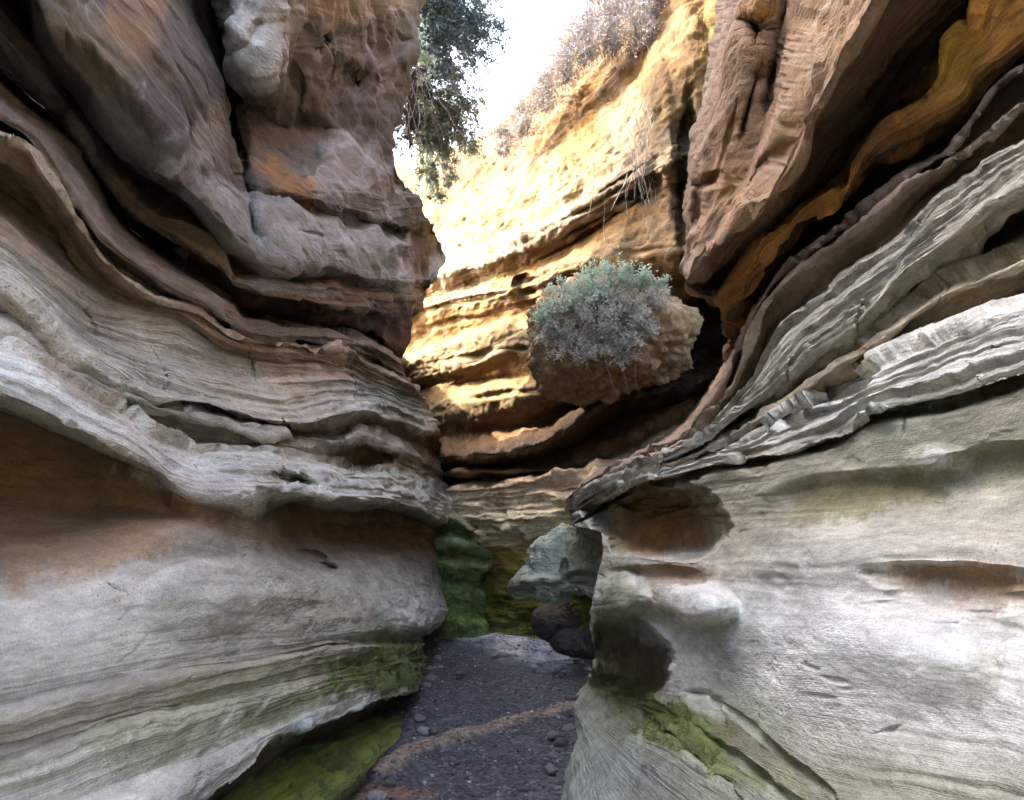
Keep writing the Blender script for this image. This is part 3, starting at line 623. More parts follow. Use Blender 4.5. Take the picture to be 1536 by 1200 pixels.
right_stains = [
    (900, 1120, 90, 80, 0, (.33, .38, .26), .6), (1010, 1100, 130, 40, 34, (.20, .26, .05), .75), (925, 950, 50, 60, 0, (.30, .33, .15), .6), (1120, 1060, 90, 60, 20, (0.391, 0.41, 0.27), .6), (1300, 640, 200, 30, -14, (0.433, 0.45, 0.342), .5),
    (990, 782, 108, 62, 0, (.25, .145, .055), .95), (985, 812, 95, 32, 0, (.40, .21, .08), .7), (1000, 860, 110, 20, 0, (0.26, 0.15, 0.07), .8),
    (960, 900, 80, 50, 20, (0.3, 0.28, 0.17), .7), (955, 1000, 78, 64, 25, (.17, .115, .055), .9), (925, 890, 40, 90, 0, (0.25, 0.25, 0.13), .6),
    (1430, 866, 150, 26, 2, (.27, .155, .07), .8), (1410, 885, 190, 46, 2, (.34, .22, .12), .6), (1420, 875, 0.1, 0.1, 2, (0.24, 0.14, 0.065), .9), (1400, 920, 140, 40, 0, (0.34, 0.26, 0.19), .6),
    (1280, 745, 150, 40, -10, (0.22, 0.19, 0.09), .75), (1480, 690, 120, 40, -14, (0.25, 0.23, 0.14), .6), (1120, 790, 90, 40, 0, (0.33, 0.3, 0.21), .5),
    (1010, 1080, 110, 40, 20, (0.13, 0.17, 0.03), .9), (1060, 1130, 150, 30, 28, (0.17, 0.2, 0.06), .7), (930, 1030, 70, 40, 40, (0.2, 0.22, 0.08), .8),
    (1150, 1140, 130, 24, 35, (0.24, 0.21, 0.11), .7), (1100, 960, 60, 90, 0, (0.34, 0.35, 0.252), .5), (1470, 1010, 50, 60, 0, (0.33, 0.32, 0.22), .6),
    (1480, 380, 120, 40, -28, (0.2, 0.17, 0.08), .5), (1310, 530, 50, 14, -30, (0.28, 0.18, 0.07), .7), (1400, 690, 40, 24, 0, (0.7, 0.68, 0.612), .7),
    (1280, 930, 240, 90, 5, (0.7, 0.68, 0.612), .6), (1130, 650, 140, 20, -18, (0.445, 0.444, 0.389), .6), (1100, 585, 120, 16, -50, (0.26, 0.18, 0.11), .5),
    (930, 1150, 80, 50, 0, (0.408, 0.432, 0.378), .5),
]
right_dents = [(1290, 470, 3, 40, 20, .03, 2, 1), (1180, 560, 3, 40, 24, .04, 2, 1), (1410, 450, 3, 50, 14, .02, 2, 1), (1090, 660, 3, 30, 20, .05, 2, 1), (1360, 620, 3, 50, 14, .02, 2, 1), (1480, 560, 3, 50, 10, .02, 2, 1), 
    (985, 772, 112, 42, 4, 1.25, 4.5, 1.75), (985, 740, 70, 22, 0, .35, 3.0), (948, 978, 74, 48, 22, 1.7, 3.0, 1.7), (985, 858, 70, 10, 2, .15),
    (1430, 858, 140, 14, 3, .07, 2.2, 6.0), (1270, 735, 170, 30, -8, .06, 2, 2.5), (1480, 690, 120, 24, -12, .05, 2, 2.5), (1400, 688, 60, 24, 0, -.05),
    (1230, 960, 260, 90, 8, -.04), (1030, 905, 90, 42, 10, -.45, 2, 1), (930, 895, 50, 40, 0, -.5, 2, 1), (1150, 950, 60, 120, 8, .06, 2, 1), (1250, 1020, 26, 3, 15, .014, 2, 2), (1230, 1045, 30, 3, 10, .014, 2, 2), (1265, 1034, 16, 2.5, 5, .012, 2, 2), (1330, 1095, 26, 3, -20, .012, 2, 2), (1215, 1000, 18, 3, 20, .012, 2, 2),
    (1100, 1130, 160, 7, 36, .10), (1175, 1130, 160, 6, 40, .08), (1060, 1150, 120, 6, 40, .09), (1020, 1120, 120, 6, 42, .08), (1050, 1040, 22, 8, 10, .1), (1075, 1050, 14, 8, 10, .1),
    (1260, 575, 60, 12, -28, .25), (1190, 620, 60, 8, -30, .25), (1475, 950, 60, 40, 0, .03),
]
loft(right, NR, 620, rw, MR, near=flare(1), far=[(-x, y, z) for x, y, z in curl(-1, .2, 3.0, .3)], stains_shade=right_stains, dents=right_dents, gfun=gx, seed=9, lump=.035, lam_amp=.45)

# ================================================================== RIGHT: upper cliff with fins
rup = [
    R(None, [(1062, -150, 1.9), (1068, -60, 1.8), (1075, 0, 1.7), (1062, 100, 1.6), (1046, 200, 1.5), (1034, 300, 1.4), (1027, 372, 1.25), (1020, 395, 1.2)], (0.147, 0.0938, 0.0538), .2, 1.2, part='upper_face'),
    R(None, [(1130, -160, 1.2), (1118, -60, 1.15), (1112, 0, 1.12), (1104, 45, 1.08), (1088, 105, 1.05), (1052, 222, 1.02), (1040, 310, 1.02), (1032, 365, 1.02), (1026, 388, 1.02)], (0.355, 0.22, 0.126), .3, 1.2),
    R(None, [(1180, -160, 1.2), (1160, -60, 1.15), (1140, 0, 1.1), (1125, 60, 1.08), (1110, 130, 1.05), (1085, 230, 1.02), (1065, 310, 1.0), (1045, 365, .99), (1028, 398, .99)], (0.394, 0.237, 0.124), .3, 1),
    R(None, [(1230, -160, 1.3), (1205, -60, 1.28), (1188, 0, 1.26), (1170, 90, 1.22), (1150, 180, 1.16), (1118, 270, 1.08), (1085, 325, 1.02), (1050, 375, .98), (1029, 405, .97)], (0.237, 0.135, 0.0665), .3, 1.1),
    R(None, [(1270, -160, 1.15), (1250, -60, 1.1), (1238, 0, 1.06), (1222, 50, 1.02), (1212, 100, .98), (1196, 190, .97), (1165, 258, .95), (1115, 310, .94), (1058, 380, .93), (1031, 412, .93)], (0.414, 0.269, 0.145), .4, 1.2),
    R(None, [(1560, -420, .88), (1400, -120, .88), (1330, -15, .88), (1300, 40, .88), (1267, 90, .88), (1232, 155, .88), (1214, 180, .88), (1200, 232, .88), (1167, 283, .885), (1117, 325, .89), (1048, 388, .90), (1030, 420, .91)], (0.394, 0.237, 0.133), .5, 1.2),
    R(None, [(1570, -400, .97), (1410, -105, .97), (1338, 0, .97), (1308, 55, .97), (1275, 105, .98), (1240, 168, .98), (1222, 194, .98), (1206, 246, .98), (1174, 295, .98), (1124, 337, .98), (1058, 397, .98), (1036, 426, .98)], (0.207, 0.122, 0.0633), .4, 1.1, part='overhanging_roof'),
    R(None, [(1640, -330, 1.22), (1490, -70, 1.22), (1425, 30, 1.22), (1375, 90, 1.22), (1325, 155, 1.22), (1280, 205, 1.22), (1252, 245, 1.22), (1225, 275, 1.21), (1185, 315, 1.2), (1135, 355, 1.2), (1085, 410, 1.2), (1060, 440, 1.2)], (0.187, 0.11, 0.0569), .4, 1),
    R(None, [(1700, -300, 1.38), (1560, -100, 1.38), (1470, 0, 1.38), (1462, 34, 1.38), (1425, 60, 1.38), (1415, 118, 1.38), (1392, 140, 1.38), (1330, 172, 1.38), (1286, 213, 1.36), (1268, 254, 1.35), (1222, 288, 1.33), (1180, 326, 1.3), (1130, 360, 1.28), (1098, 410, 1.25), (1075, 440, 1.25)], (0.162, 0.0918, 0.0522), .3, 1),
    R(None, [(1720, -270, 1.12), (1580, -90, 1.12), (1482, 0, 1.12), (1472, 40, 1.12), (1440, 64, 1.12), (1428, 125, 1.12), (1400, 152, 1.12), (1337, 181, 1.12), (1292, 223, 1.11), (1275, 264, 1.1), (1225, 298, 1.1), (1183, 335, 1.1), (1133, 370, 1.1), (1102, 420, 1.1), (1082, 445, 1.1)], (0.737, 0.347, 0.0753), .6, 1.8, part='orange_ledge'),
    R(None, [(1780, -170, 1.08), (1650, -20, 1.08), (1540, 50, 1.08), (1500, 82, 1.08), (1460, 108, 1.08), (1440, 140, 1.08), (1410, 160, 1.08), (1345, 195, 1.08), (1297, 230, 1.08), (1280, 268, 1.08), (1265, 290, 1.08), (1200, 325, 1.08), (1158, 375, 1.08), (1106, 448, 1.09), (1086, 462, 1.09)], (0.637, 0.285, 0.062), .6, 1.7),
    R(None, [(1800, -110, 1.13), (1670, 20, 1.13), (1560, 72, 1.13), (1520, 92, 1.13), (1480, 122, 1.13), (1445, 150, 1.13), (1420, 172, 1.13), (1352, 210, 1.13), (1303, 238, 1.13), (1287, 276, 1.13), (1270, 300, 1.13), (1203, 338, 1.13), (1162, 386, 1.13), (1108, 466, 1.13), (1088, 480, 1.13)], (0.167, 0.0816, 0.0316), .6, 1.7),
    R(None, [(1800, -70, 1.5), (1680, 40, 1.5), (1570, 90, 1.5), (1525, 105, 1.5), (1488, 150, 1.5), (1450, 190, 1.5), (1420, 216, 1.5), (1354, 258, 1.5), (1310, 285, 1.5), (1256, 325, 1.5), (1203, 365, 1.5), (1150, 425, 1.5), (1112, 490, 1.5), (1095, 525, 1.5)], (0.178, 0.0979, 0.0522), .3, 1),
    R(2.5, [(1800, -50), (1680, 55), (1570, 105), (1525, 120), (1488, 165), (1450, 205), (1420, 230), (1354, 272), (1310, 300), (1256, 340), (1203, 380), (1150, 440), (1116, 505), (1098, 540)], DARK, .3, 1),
]


rup_near = [(.045 * k ** 1.45, -.05 * k, .42 * k) for k in range(1, 16)] + [(3.2 + 3.0 * k, -.75, 6.5 + .1 * k) for k in range(1, 5)]


def rtop(b):
    out = []
    for zt, dx in ((9.6, 14.0), (9.2, 5.0), (8.4, 2.0), (7.0, .8), (5.6, .35)):
        p = b.copy(); p[:, 0] += dx; p[:, 2] = np.maximum(b[:, 2] + .2 + zt * .06, zt + .2 * np.sin(b[:, 1] * 1.7)); out.append(p)
    return np.array(out)


rc = empty('canyon_cliff', (1.2, 3.5, 2.6))
tag(rc, 'brown cliff with a pinkish fin and an orange ledge above the fanning right layers', 'cliff', 'upper canyon cliffs')
rup_stains = [
    (1300, 262, 150, 9, -38, (0.763, 0.347, 0.0791), .8), (1150, 380, 60, 12, -45, (0.678, 0.316, 0.0946), .7), (1420, 120, 60, 40, -40, (0.739, 0.388, 0.0712), .8),
    (1110, 290, 70, 60, 0, (0.453, 0.269, 0.126), .5), (1150, 90, 40, 90, 0, (0.237, 0.131, 0.0633), .6), (1140, 15, 30, 25, 0, (0.414, 0.204, 0.0569), .8),
    (1040, 400, 30, 40, 0, (0.433, 0.31, 0.209), .7), (1450, 80, 40, 50, 0, (0.473, 0.269, 0.0316), .8), (1370, 150, 80, 22, -30, (0.453, 0.204, 0.0443), .7),
    (1260, 60, 40, 60, 20, (0.453, 0.277, 0.126), .6), (1300, 200, 120, 60, -40, (0.167, 0.0979, 0.0538), .6), (1080, 440, 40, 40, 0, (0.167, 0.0979, 0.038), .5), (1200, 390, 30, 30, 0, (0.148, 0.0857, 0.0474), .3),
]
rup_dents = [(1066, 268, 26, 10, -25, .3), (1050, 305, 12, 30, 10, .25), (1133, 40, 20, 26, 0, .25), (1130, 140, 8, 60, 14, .2), (1180, 60, 24, 90, 14, .12), (1350, 120, 100, 30, -40, .12), (1150, 250, 7, 60, 30, .12), (1095, 200, 6, 60, 16, .08)]
loft(rup, NR, 520, rc, MR, near=rup_near, far=curl(1, .25, 3.0), top=None, stains_shade=rup_stains, dents=rup_dents, seed=13, lump=.05, flute=.03, arc=True, lam_amp=.3)

# ================================================================== BACK: sunlit wall where the gorge bends
NB = (.83, .56, 0.0)
DB = 5.94


def B(prot, pts, *a, **k):
    r = R(DB - prot if prot is not None else None, [(p[0], p[1], DB - p[2]) if len(p) > 2 else p for p in pts], *a, **k)
    return r


back = [
    B(-1.6, [(420, 270), (560, 262), (640, 235), (700, 215), (740, 195), (775, 160), (810, 122), (850, 85), (900, 52), (950, 20), (985, -15), (1020, -80), (1180, -300)], YELLOW, .3, 0.98, part='ochre_face'),
    B(-1.3, [(420, 290), (560, 280), (640, 256), (700, 242), (740, 228), (775, 195), (810, 155), (850, 118), (900, 86), (950, 56), (985, 20), (1020, -40), (1180, -240)], (0.0958, 0.0523, 0.0175), .3, 1.17),
    B(-.9, [(420, 330), (560, 320), (640, 290), (700, 275), (750, 262), (800, 215), (850, 168), (900, 138), (950, 112), (985, 85), (1020, 40), (1180, -150)], (0.109, 0.0557, 0.0163), .3, 1.17),
    B(-.45, [(420, 370), (560, 355), (640, 330), (700, 320), (760, 305), (800, 275), (850, 225), (900, 190), (950, 170), (985, 150), (1020, 120), (1180, -60)], YELLOW, .3, 1.04),
    B(-.25, [(420, 400), (560, 390), (640, 365), (700, 358), (780, 335), (850, 292), (900, 255), (950, 222), (990, 205), (1020, 190), (1180, 60)], CREAM, .6, 0.91),
    B(.08, [(420, 470), (560, 450), (640, 418), (700, 400), (773, 374), (860, 330), (927, 290), (983, 250), (1015, 235), (1180, 150)], (0.175, 0.136, 0.0913), .8, 1.04),
    B(-.14, [(420, 500), (560, 480), (640, 442), (700, 425), (780, 402), (840, 378), (893, 336), (960, 300), (990, 285), (1015, 280), (1180, 220)], (0.133, 0.068, 0.0177), .5, 1),
    B(.1, [(420, 530), (560, 505), (640, 458), (700, 448), (773, 432), (805, 420), (850, 400), (920, 380), (990, 372), (1020, 370), (1180, 320)], (0.17, 0.114, 0.056), .8, 0.85),
    B(.02, [(420, 545), (560, 520), (640, 470), (700, 460), (773, 446), (810, 434), (850, 420), (920, 405), (990, 395), (1020, 390), (1180, 340)], (0.151, 0.0956, 0.038), .8, 0.78),
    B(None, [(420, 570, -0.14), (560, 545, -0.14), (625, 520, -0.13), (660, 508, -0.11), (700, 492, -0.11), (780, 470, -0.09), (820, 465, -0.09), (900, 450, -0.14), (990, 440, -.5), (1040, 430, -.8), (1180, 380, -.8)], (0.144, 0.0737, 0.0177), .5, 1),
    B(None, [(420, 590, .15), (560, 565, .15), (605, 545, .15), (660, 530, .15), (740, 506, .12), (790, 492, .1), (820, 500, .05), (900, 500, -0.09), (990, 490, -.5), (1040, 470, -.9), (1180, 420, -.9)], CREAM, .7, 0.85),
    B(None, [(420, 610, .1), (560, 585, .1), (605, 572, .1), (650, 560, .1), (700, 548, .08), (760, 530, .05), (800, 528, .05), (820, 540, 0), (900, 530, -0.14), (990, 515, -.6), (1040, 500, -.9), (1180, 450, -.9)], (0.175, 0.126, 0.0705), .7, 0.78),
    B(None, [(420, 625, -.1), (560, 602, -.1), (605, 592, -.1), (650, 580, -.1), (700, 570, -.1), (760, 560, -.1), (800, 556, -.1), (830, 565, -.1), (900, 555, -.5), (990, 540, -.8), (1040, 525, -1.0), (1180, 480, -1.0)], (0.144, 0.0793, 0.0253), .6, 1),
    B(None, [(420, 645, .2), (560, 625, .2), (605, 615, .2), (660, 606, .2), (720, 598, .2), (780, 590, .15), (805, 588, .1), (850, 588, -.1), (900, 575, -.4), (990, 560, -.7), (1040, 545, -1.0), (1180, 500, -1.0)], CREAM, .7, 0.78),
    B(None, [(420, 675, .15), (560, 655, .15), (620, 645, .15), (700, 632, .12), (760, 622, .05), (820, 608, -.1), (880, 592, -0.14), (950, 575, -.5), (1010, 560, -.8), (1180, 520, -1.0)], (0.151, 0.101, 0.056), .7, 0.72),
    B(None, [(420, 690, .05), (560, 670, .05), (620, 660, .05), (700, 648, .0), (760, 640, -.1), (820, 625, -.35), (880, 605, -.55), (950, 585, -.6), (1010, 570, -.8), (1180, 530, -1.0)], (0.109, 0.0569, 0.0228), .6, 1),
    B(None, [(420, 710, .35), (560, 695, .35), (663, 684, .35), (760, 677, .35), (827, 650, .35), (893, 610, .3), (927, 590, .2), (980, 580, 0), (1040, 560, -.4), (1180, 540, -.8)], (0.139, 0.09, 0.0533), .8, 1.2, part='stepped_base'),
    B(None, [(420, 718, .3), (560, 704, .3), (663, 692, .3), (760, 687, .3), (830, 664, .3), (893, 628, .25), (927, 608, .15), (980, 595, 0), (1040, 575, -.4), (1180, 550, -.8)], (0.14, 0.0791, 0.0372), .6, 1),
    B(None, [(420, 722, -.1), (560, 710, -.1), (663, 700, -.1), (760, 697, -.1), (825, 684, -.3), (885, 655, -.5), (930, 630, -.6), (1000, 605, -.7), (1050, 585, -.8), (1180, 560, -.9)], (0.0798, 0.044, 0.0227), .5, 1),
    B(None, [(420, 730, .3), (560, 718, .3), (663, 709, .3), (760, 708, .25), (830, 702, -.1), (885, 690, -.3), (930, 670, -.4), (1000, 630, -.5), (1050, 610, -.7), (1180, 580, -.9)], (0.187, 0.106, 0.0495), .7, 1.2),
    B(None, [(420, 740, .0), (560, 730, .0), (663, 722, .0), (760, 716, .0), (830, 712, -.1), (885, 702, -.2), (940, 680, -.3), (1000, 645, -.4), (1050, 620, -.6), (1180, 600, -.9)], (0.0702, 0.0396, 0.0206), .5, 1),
    B(None, [(420, 752, .4), (560, 742, .4), (667, 735, .4), (740, 730, .4), (793, 721, .38), (860, 710, .3), (900, 700, .2), (950, 690, 0), (1000, 660, -.2), (1180, 620, -.9)], (0.643, 0.477, 0.293), .9, 1.1),
    B(.36, [(420, 770), (560, 762), (680, 757), (760, 755), (820, 750), (880, 745), (940, 735), (1000, 715), (1180, 660)], (0.643, 0.532, 0.35), 1.0, .9),
    B(.42, [(420, 790), (560, 785), (690, 780), (760, 778), (820, 775), (880, 772), (940, 765), (1180, 700)], (0.643, 0.547, 0.35), 1.0, .9),
    B(.38, [(420, 812), (560, 810), (700, 808), (760, 806), (820, 802), (880, 798), (940, 790), (1180, 740)], (0.584, 0.477, 0.27), 1.0, .9),
    B(.25, [(420, 835), (560, 835), (700, 835), (760, 836), (820, 836), (880, 836), (940, 830), (1180, 790)], (0.591, 0.381, 0.103), .8, 1, part='mossy_foot'),
    B(.3, [(420, 870), (560, 870), (700, 875), (740, 875), (800, 878), (880, 880), (940, 880), (1180, 850)], (0.225, 0.204, 0.0374), .6, 1),
    B(.42, [(420, 900), (560, 905), (700, 908), (740, 906), (800, 906), (880, 908), (940, 910), (1180, 880)], (0.192, 0.204, 0.03), .5, 1),
    B(.5, [(420, 930), (560, 938), (700, 946), (760, 952), (820, 960), (880, 972), (940, 985), (1180, 1010)], (0.18, 0.174, 0.0451), .4, 1),
]


def btop(b):
    out = []
    for dx, dy, zt in ((14, 12, 11.5), (5, 4, 10.8), (2.0, 1.6, 10.2), (.9, .7, 0)):
        p = b.copy(); p[:, 0] += dx; p[:, 1] += dy; p[:, 2] = b[:, 2] + (1.2 if zt else .5); out.append(p)
    return np.array(out)


bw = empty('sunlit_cliff', (0.4, 10.0, 0))
tag(bw, 'sunlit golden ochre cliff closing the bend at the far end of the gorge', 'cliff')
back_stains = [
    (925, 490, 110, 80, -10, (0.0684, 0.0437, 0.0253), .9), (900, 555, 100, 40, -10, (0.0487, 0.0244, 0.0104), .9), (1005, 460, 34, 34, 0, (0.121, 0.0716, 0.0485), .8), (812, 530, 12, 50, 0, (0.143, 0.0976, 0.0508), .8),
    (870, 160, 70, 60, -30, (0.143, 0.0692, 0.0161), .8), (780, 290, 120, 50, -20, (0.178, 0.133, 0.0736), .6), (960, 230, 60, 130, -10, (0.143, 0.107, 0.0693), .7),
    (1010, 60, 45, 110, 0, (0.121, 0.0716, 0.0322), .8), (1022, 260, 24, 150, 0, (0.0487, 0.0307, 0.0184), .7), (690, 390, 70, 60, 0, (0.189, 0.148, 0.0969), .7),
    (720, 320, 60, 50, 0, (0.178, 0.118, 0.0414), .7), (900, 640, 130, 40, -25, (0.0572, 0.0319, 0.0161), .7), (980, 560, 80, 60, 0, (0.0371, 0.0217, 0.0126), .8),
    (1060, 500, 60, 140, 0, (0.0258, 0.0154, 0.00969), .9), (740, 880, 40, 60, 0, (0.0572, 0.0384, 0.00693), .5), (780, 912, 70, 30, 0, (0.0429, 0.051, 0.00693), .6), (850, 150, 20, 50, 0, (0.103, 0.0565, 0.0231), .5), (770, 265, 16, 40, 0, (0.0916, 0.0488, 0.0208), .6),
]
back_dents = [
    (1005, 470, 40, 46, 0, -.3), (1005, 60, 60, 170, -4, -.5, 2, 1), (992, 200, 24, 170, -4, -.25, 2, 1), (1030, 260, 16, 160, 2, .5, 2, 1), (788, 425, 22, 16, 0, .5, 3.0), (900, 160, 60, 50, -30, .25), (820, 260, 60, 40, -20, -.2),
    (740, 570, 90, 7, -6, .15), (700, 450, 90, 5, -12, .15), (760, 590, 70, 5, -8, .12), (1070, 470, 50, 120, 10, .8), (860, 360, 70, 4, -28, .2), (930, 320, 70, 4, -32, .2), (900, 300, 70, 4, -30, .2), (840, 420, 60, 4, -20, .12), (680, 480, 70, 5, -10, .15), (720, 530, 90, 5, -10, .12), (950, 290, 50, 4, -36, .2), (880, 335, 60, 4, -28, .2), (930, 270, 50, 4, -34, .2),
]
loft(back, NB, 640, bw, MY, top=btop, stains_shade=back_stains, dents=back_dents, seed=21, lump=.09, lam_amp=.6, lamw=(26, 12, 5), flute=.015, pit=.03, ledge=1.0, vstep=1.7)

# unseen wall added left of the bend to block low sky and sun light
ty, tz = np.meshgrid(np.linspace(7.5, 24, 90), np.concatenate([np.linspace(-.1, 4.5, 40), np.linspace(4.6, 5.4, 12)]))
tx = -5.0 - .25 * (ty - 11) - .08 * tz + .25 * fbm(ty * .6, tz * 1.6, 2.2, 4, 801) - np.where(tz > 4.55, (tz - 4.5) * 9, 0)
tid = np.arange(tx.size).reshape(tx.shape)
tq = np.stack([tid[:-1, :-1], tid[:-1, 1:], tid[1:, 1:], tid[1:, :-1]], -1).reshape(-1, 4)
TP = np.stack([tx, ty, tz], -1).reshape(-1, 3)
mesh_np('light_blocker', TP, tq, MY, bw, np.ones((tx.size, 3)) * np.array((.24, .16, .07)), np.stack([TP[:, 1], TP[:, 2] * 9, np.full(len(TP), .5)], -1))

# mossy stepped rock behind the left wall's corner
NG = (.30, .954, 0.0)
DG = .30 * -.72 + .954 * 10.6
gm = [
    R(DG + .9, [(610, 750), (660, 756), (690, 765), (712, 780), (722, 792)], (0.203, 0.176, 0.088), .3, 1, part='upper_step'),
    R(DG, [(610, 762), (655, 770), (684, 780), (704, 792), (716, 800)], (0.29, 0.297, 0.143), .6, 1.2),
    R(DG + .25, [(610, 795), (655, 796), (685, 800), (705, 806), (722, 812)], (0.145, 0.162, 0.055), .5, 1),
    R(DG - .05, [(610, 806), (655, 808), (690, 812), (712, 818), (733, 822)], (0.275, 0.311, 0.143), .6, 1.2),
    R(DG + .15, [(610, 832), (655, 834), (690, 836), (715, 838), (736, 838)], (0.102, 0.135, 0.033), .4, 1),
    R(DG - .05, [(610, 842), (655, 844), (690, 848), (712, 850), (730, 850)], (0.16, 0.189, 0.055), .5, 1.2),
    R(DG + .1, [(610, 868), (655, 870), (690, 872), (708, 874), (718, 876)], (0.0725, 0.101, 0.022), .4, 1, part='lower_step'),
    R(DG - .1, [(610, 880), (655, 882), (690, 884), (712, 888), (724, 892)], (0.116, 0.162, 0.033), .5, 1.2),
    R(DG - .12, [(610, 910), (655, 915), (690, 918), (712, 920), (724, 922)], (0.087, 0.135, 0.022), .4, 1),
    R(DG - .3, [(610, 925), (655, 928), (690, 930), (712, 932), (728, 934)], (0.145, 0.216, 0.033), .4, 1.2),
    R(DG - .35, [(610, 955), (655, 957), (690, 957), (712, 956), (730, 953)], (0.087, 0.115, 0.033), .4, 1),
]
gl = empty('mossy_ledge', (-.9, 10.4, 0))
tag(gl, 'dark green mossy stepped rock low behind the corner of the left wall', 'rock ledge')
loft(gm, NG, 120, gl, MW, far=[(.05, .1, 0), (.06, .3, 0), (0, .6, 0), (-.3, 1.2, 0)], stains_shade=[], seed=31, lump=.05, lamw=(12, 6, 3), lam_amp=.5)

# mossy slab lying under the left wall's bottom edge
sl = [
    R(1.22, [(120, 1330), (300, 1205), (378, 1150), (479, 1105), (547, 1075), (600, 1048)], (0.117, 0.125, 0.048), .3, 1, part='slab_top'),
    R(1.02, [(150, 1400), (300, 1240), (378, 1186), (479, 1134), (547, 1096), (612, 1058)], (0.273, 0.338, 0.054), .4, 1),
    R(None, [(180, 1460, .93), (320, 1270, .93), (420, 1200, .93), (500, 1150, .93), (560, 1112, .92), (612, 1070, .91)], (0.325, 0.388, 0.06), .4, 1.1),
    R(None, [(250, 1500, .86), (380, 1310, .86), (470, 1232, .86), (540, 1165, .86), (590, 1118, .86), (612, 1090, .86)], (0.286, 0.338, 0.072), .4, 1.2),
    R(None, [(255, 1510, .93), (385, 1320, .93), (475, 1240, .93), (545, 1172, .93), (592, 1124, .92), (613, 1097, .90)], (0.091, 0.0875, 0.042), .4, 1, part='slab_foot'),
    R(None, [(280, 1540, .88), (410, 1345, .88), (495, 1255, .88), (556, 1180, .88), (596, 1130, .87), (613, 1102, .86)], (0.169, 0.188, 0.072), .4, 1),
    R(None, [(300, 1600), (440, 1390), (520, 1275), (562, 1195), (598, 1140), (615, 1108)], (0.091, 0.0813, 0.048), .4, 1, floor=True),
]
sb = empty('mossy_slab', (-.9, 4.4, 0))
tag(sb, 'bright green mossy slab tucked below the bottom edge of the left wall, beside the gravel', 'rock slab')
loft(sl, NL if False else (-1.0, 0.0, 0.0), 260, sb, MW, near=flare(-1), far=curl(-1, .08, .5, .2), seed=37, lump=.02, lamw=(20, 10, 5), lam_amp=.45, arc=True)


# ------------------------------------------------------------------ boulders: traced outline, own distance and thickness
def boulder(name, outline, Y, tilt, thick, colf, mat, parent=None, seed=0, nth=260, nr=110, bump=.06, bulge=2.4, back_scale=1.0, dents=()):
    c = np.mean(np.array(outline, float), 0)
    pts = np.array(outline, float)
    ang = np.arctan2(pts[:, 1] - c[1], pts[:, 0] - c[0]); rad = np.hypot(pts[:, 0] - c[0], pts[:, 1] - c[1])
    o = np.argsort(ang); ang, rad = ang[o], rad[o]
    th = np.linspace(-math.pi, math.pi, nth, endpoint=False)
    rr = np.interp(th, np.concatenate([ang - 2 * math.pi, ang, ang + 2 * math.pi]), np.tile(rad, 3))
    for _ in range(3): rr = (np.roll(rr, 1) + 2 * rr + np.roll(rr, -1)) / 4
    rho = np.sin(np.linspace(0, math.pi / 2, nr))
    front = []
    verts = []; faces = []
    n = np.array([math.sin(math.radians(tilt)), math.cos(math.radians(tilt)), 0.0]); D = n @ at_depth(np.array(c[0]), np.array(c[1]), Y)
    def lay(sign, rhos):
        L = []
        for q in rhos:
            px = c[0] + rr * q * np.cos(th); py = c[1] + rr * q * np.sin(th)
            ry = rays(px, py); P = CAM + ry * (D / (ry @ n))[:, None]
            L.append(P + n * sign * thick * (max(0, 1 - q ** bulge)) ** .5)
        return L
    rows = lay(-1, rho[1:]) + lay(back_scale, rho[1:-1][::-1])
    P = np.array(rows)
    V = P.reshape(-1, 3); m = len(rows)
    idx = np.arange(m * nth).reshape(m, nth)
    q = np.stack([idx[:-1], np.roll(idx[:-1], -1, 1), np.roll(idx[1:], -1, 1), idx[1:]], -1).reshape(-1, 4)
    v0 = P[0].mean(0); v1 = P[-1].mean(0)
    V = np.concatenate([V, [v0, v1]])
    a, b = len(V) - 2, len(V) - 1
    t0 = np.stack([np.full(nth, a), np.roll(idx[0], -1), idx[0]], -1)
    t1 = np.stack([np.full(nth, b), idx[-1], np.roll(idx[-1], -1)], -1)
    cen = V.mean(0)
    dirn = V - cen; dirn /= np.linalg.norm(dirn, axis=1, keepdims=True) + 1e-9
    d = bump * fbm(V[:, 0] * 3, V[:, 1] * 3, V[:, 2] * 3, 4, seed) + bump * .5 * fbm(V[:, 0] * 9, V[:, 1] * 9, V[:, 2] * 11, 4, seed + 9)
    PX, PY = project(V)
    V = V + dirn * d[:, None]
    for x0, y0, rx, ry_, dep in dents:
        w = smooth(1 - np.hypot((PX - x0) / rx, (PY - y0) / ry_), 0, .7)
        ray = V - CAM; V = V + ray / np.linalg.norm(ray, axis=1, keepdims=True) * (dep * w)[:, None]
    C = colf(PX, PY, V)
    bed = np.stack([V[:, 0], V[:, 2] * 9, np.full(len(V), .35)], -1)
    ob = mesh_np(name, V, [q[:, ::-1], t0, t1], mat, parent, C, bed)
    return ob


def cols(base, *st, seed=0):
    def f(px, py, V):
        C = np.ones((len(V), 3)) * np.array(base)
        br = fbm(px / 30., py / 25., 0.3, 3, seed)
        for x0, y0, rx, ry_, c, s in st:
            w = smooth(1 - np.hypot((px - x0) / rx, (py - y0) / ry_) + .35 * br, 0, .6) * s
            C = C * (1 - w[:, None]) + np.array(c) * w[:, None]
        return C
    return f


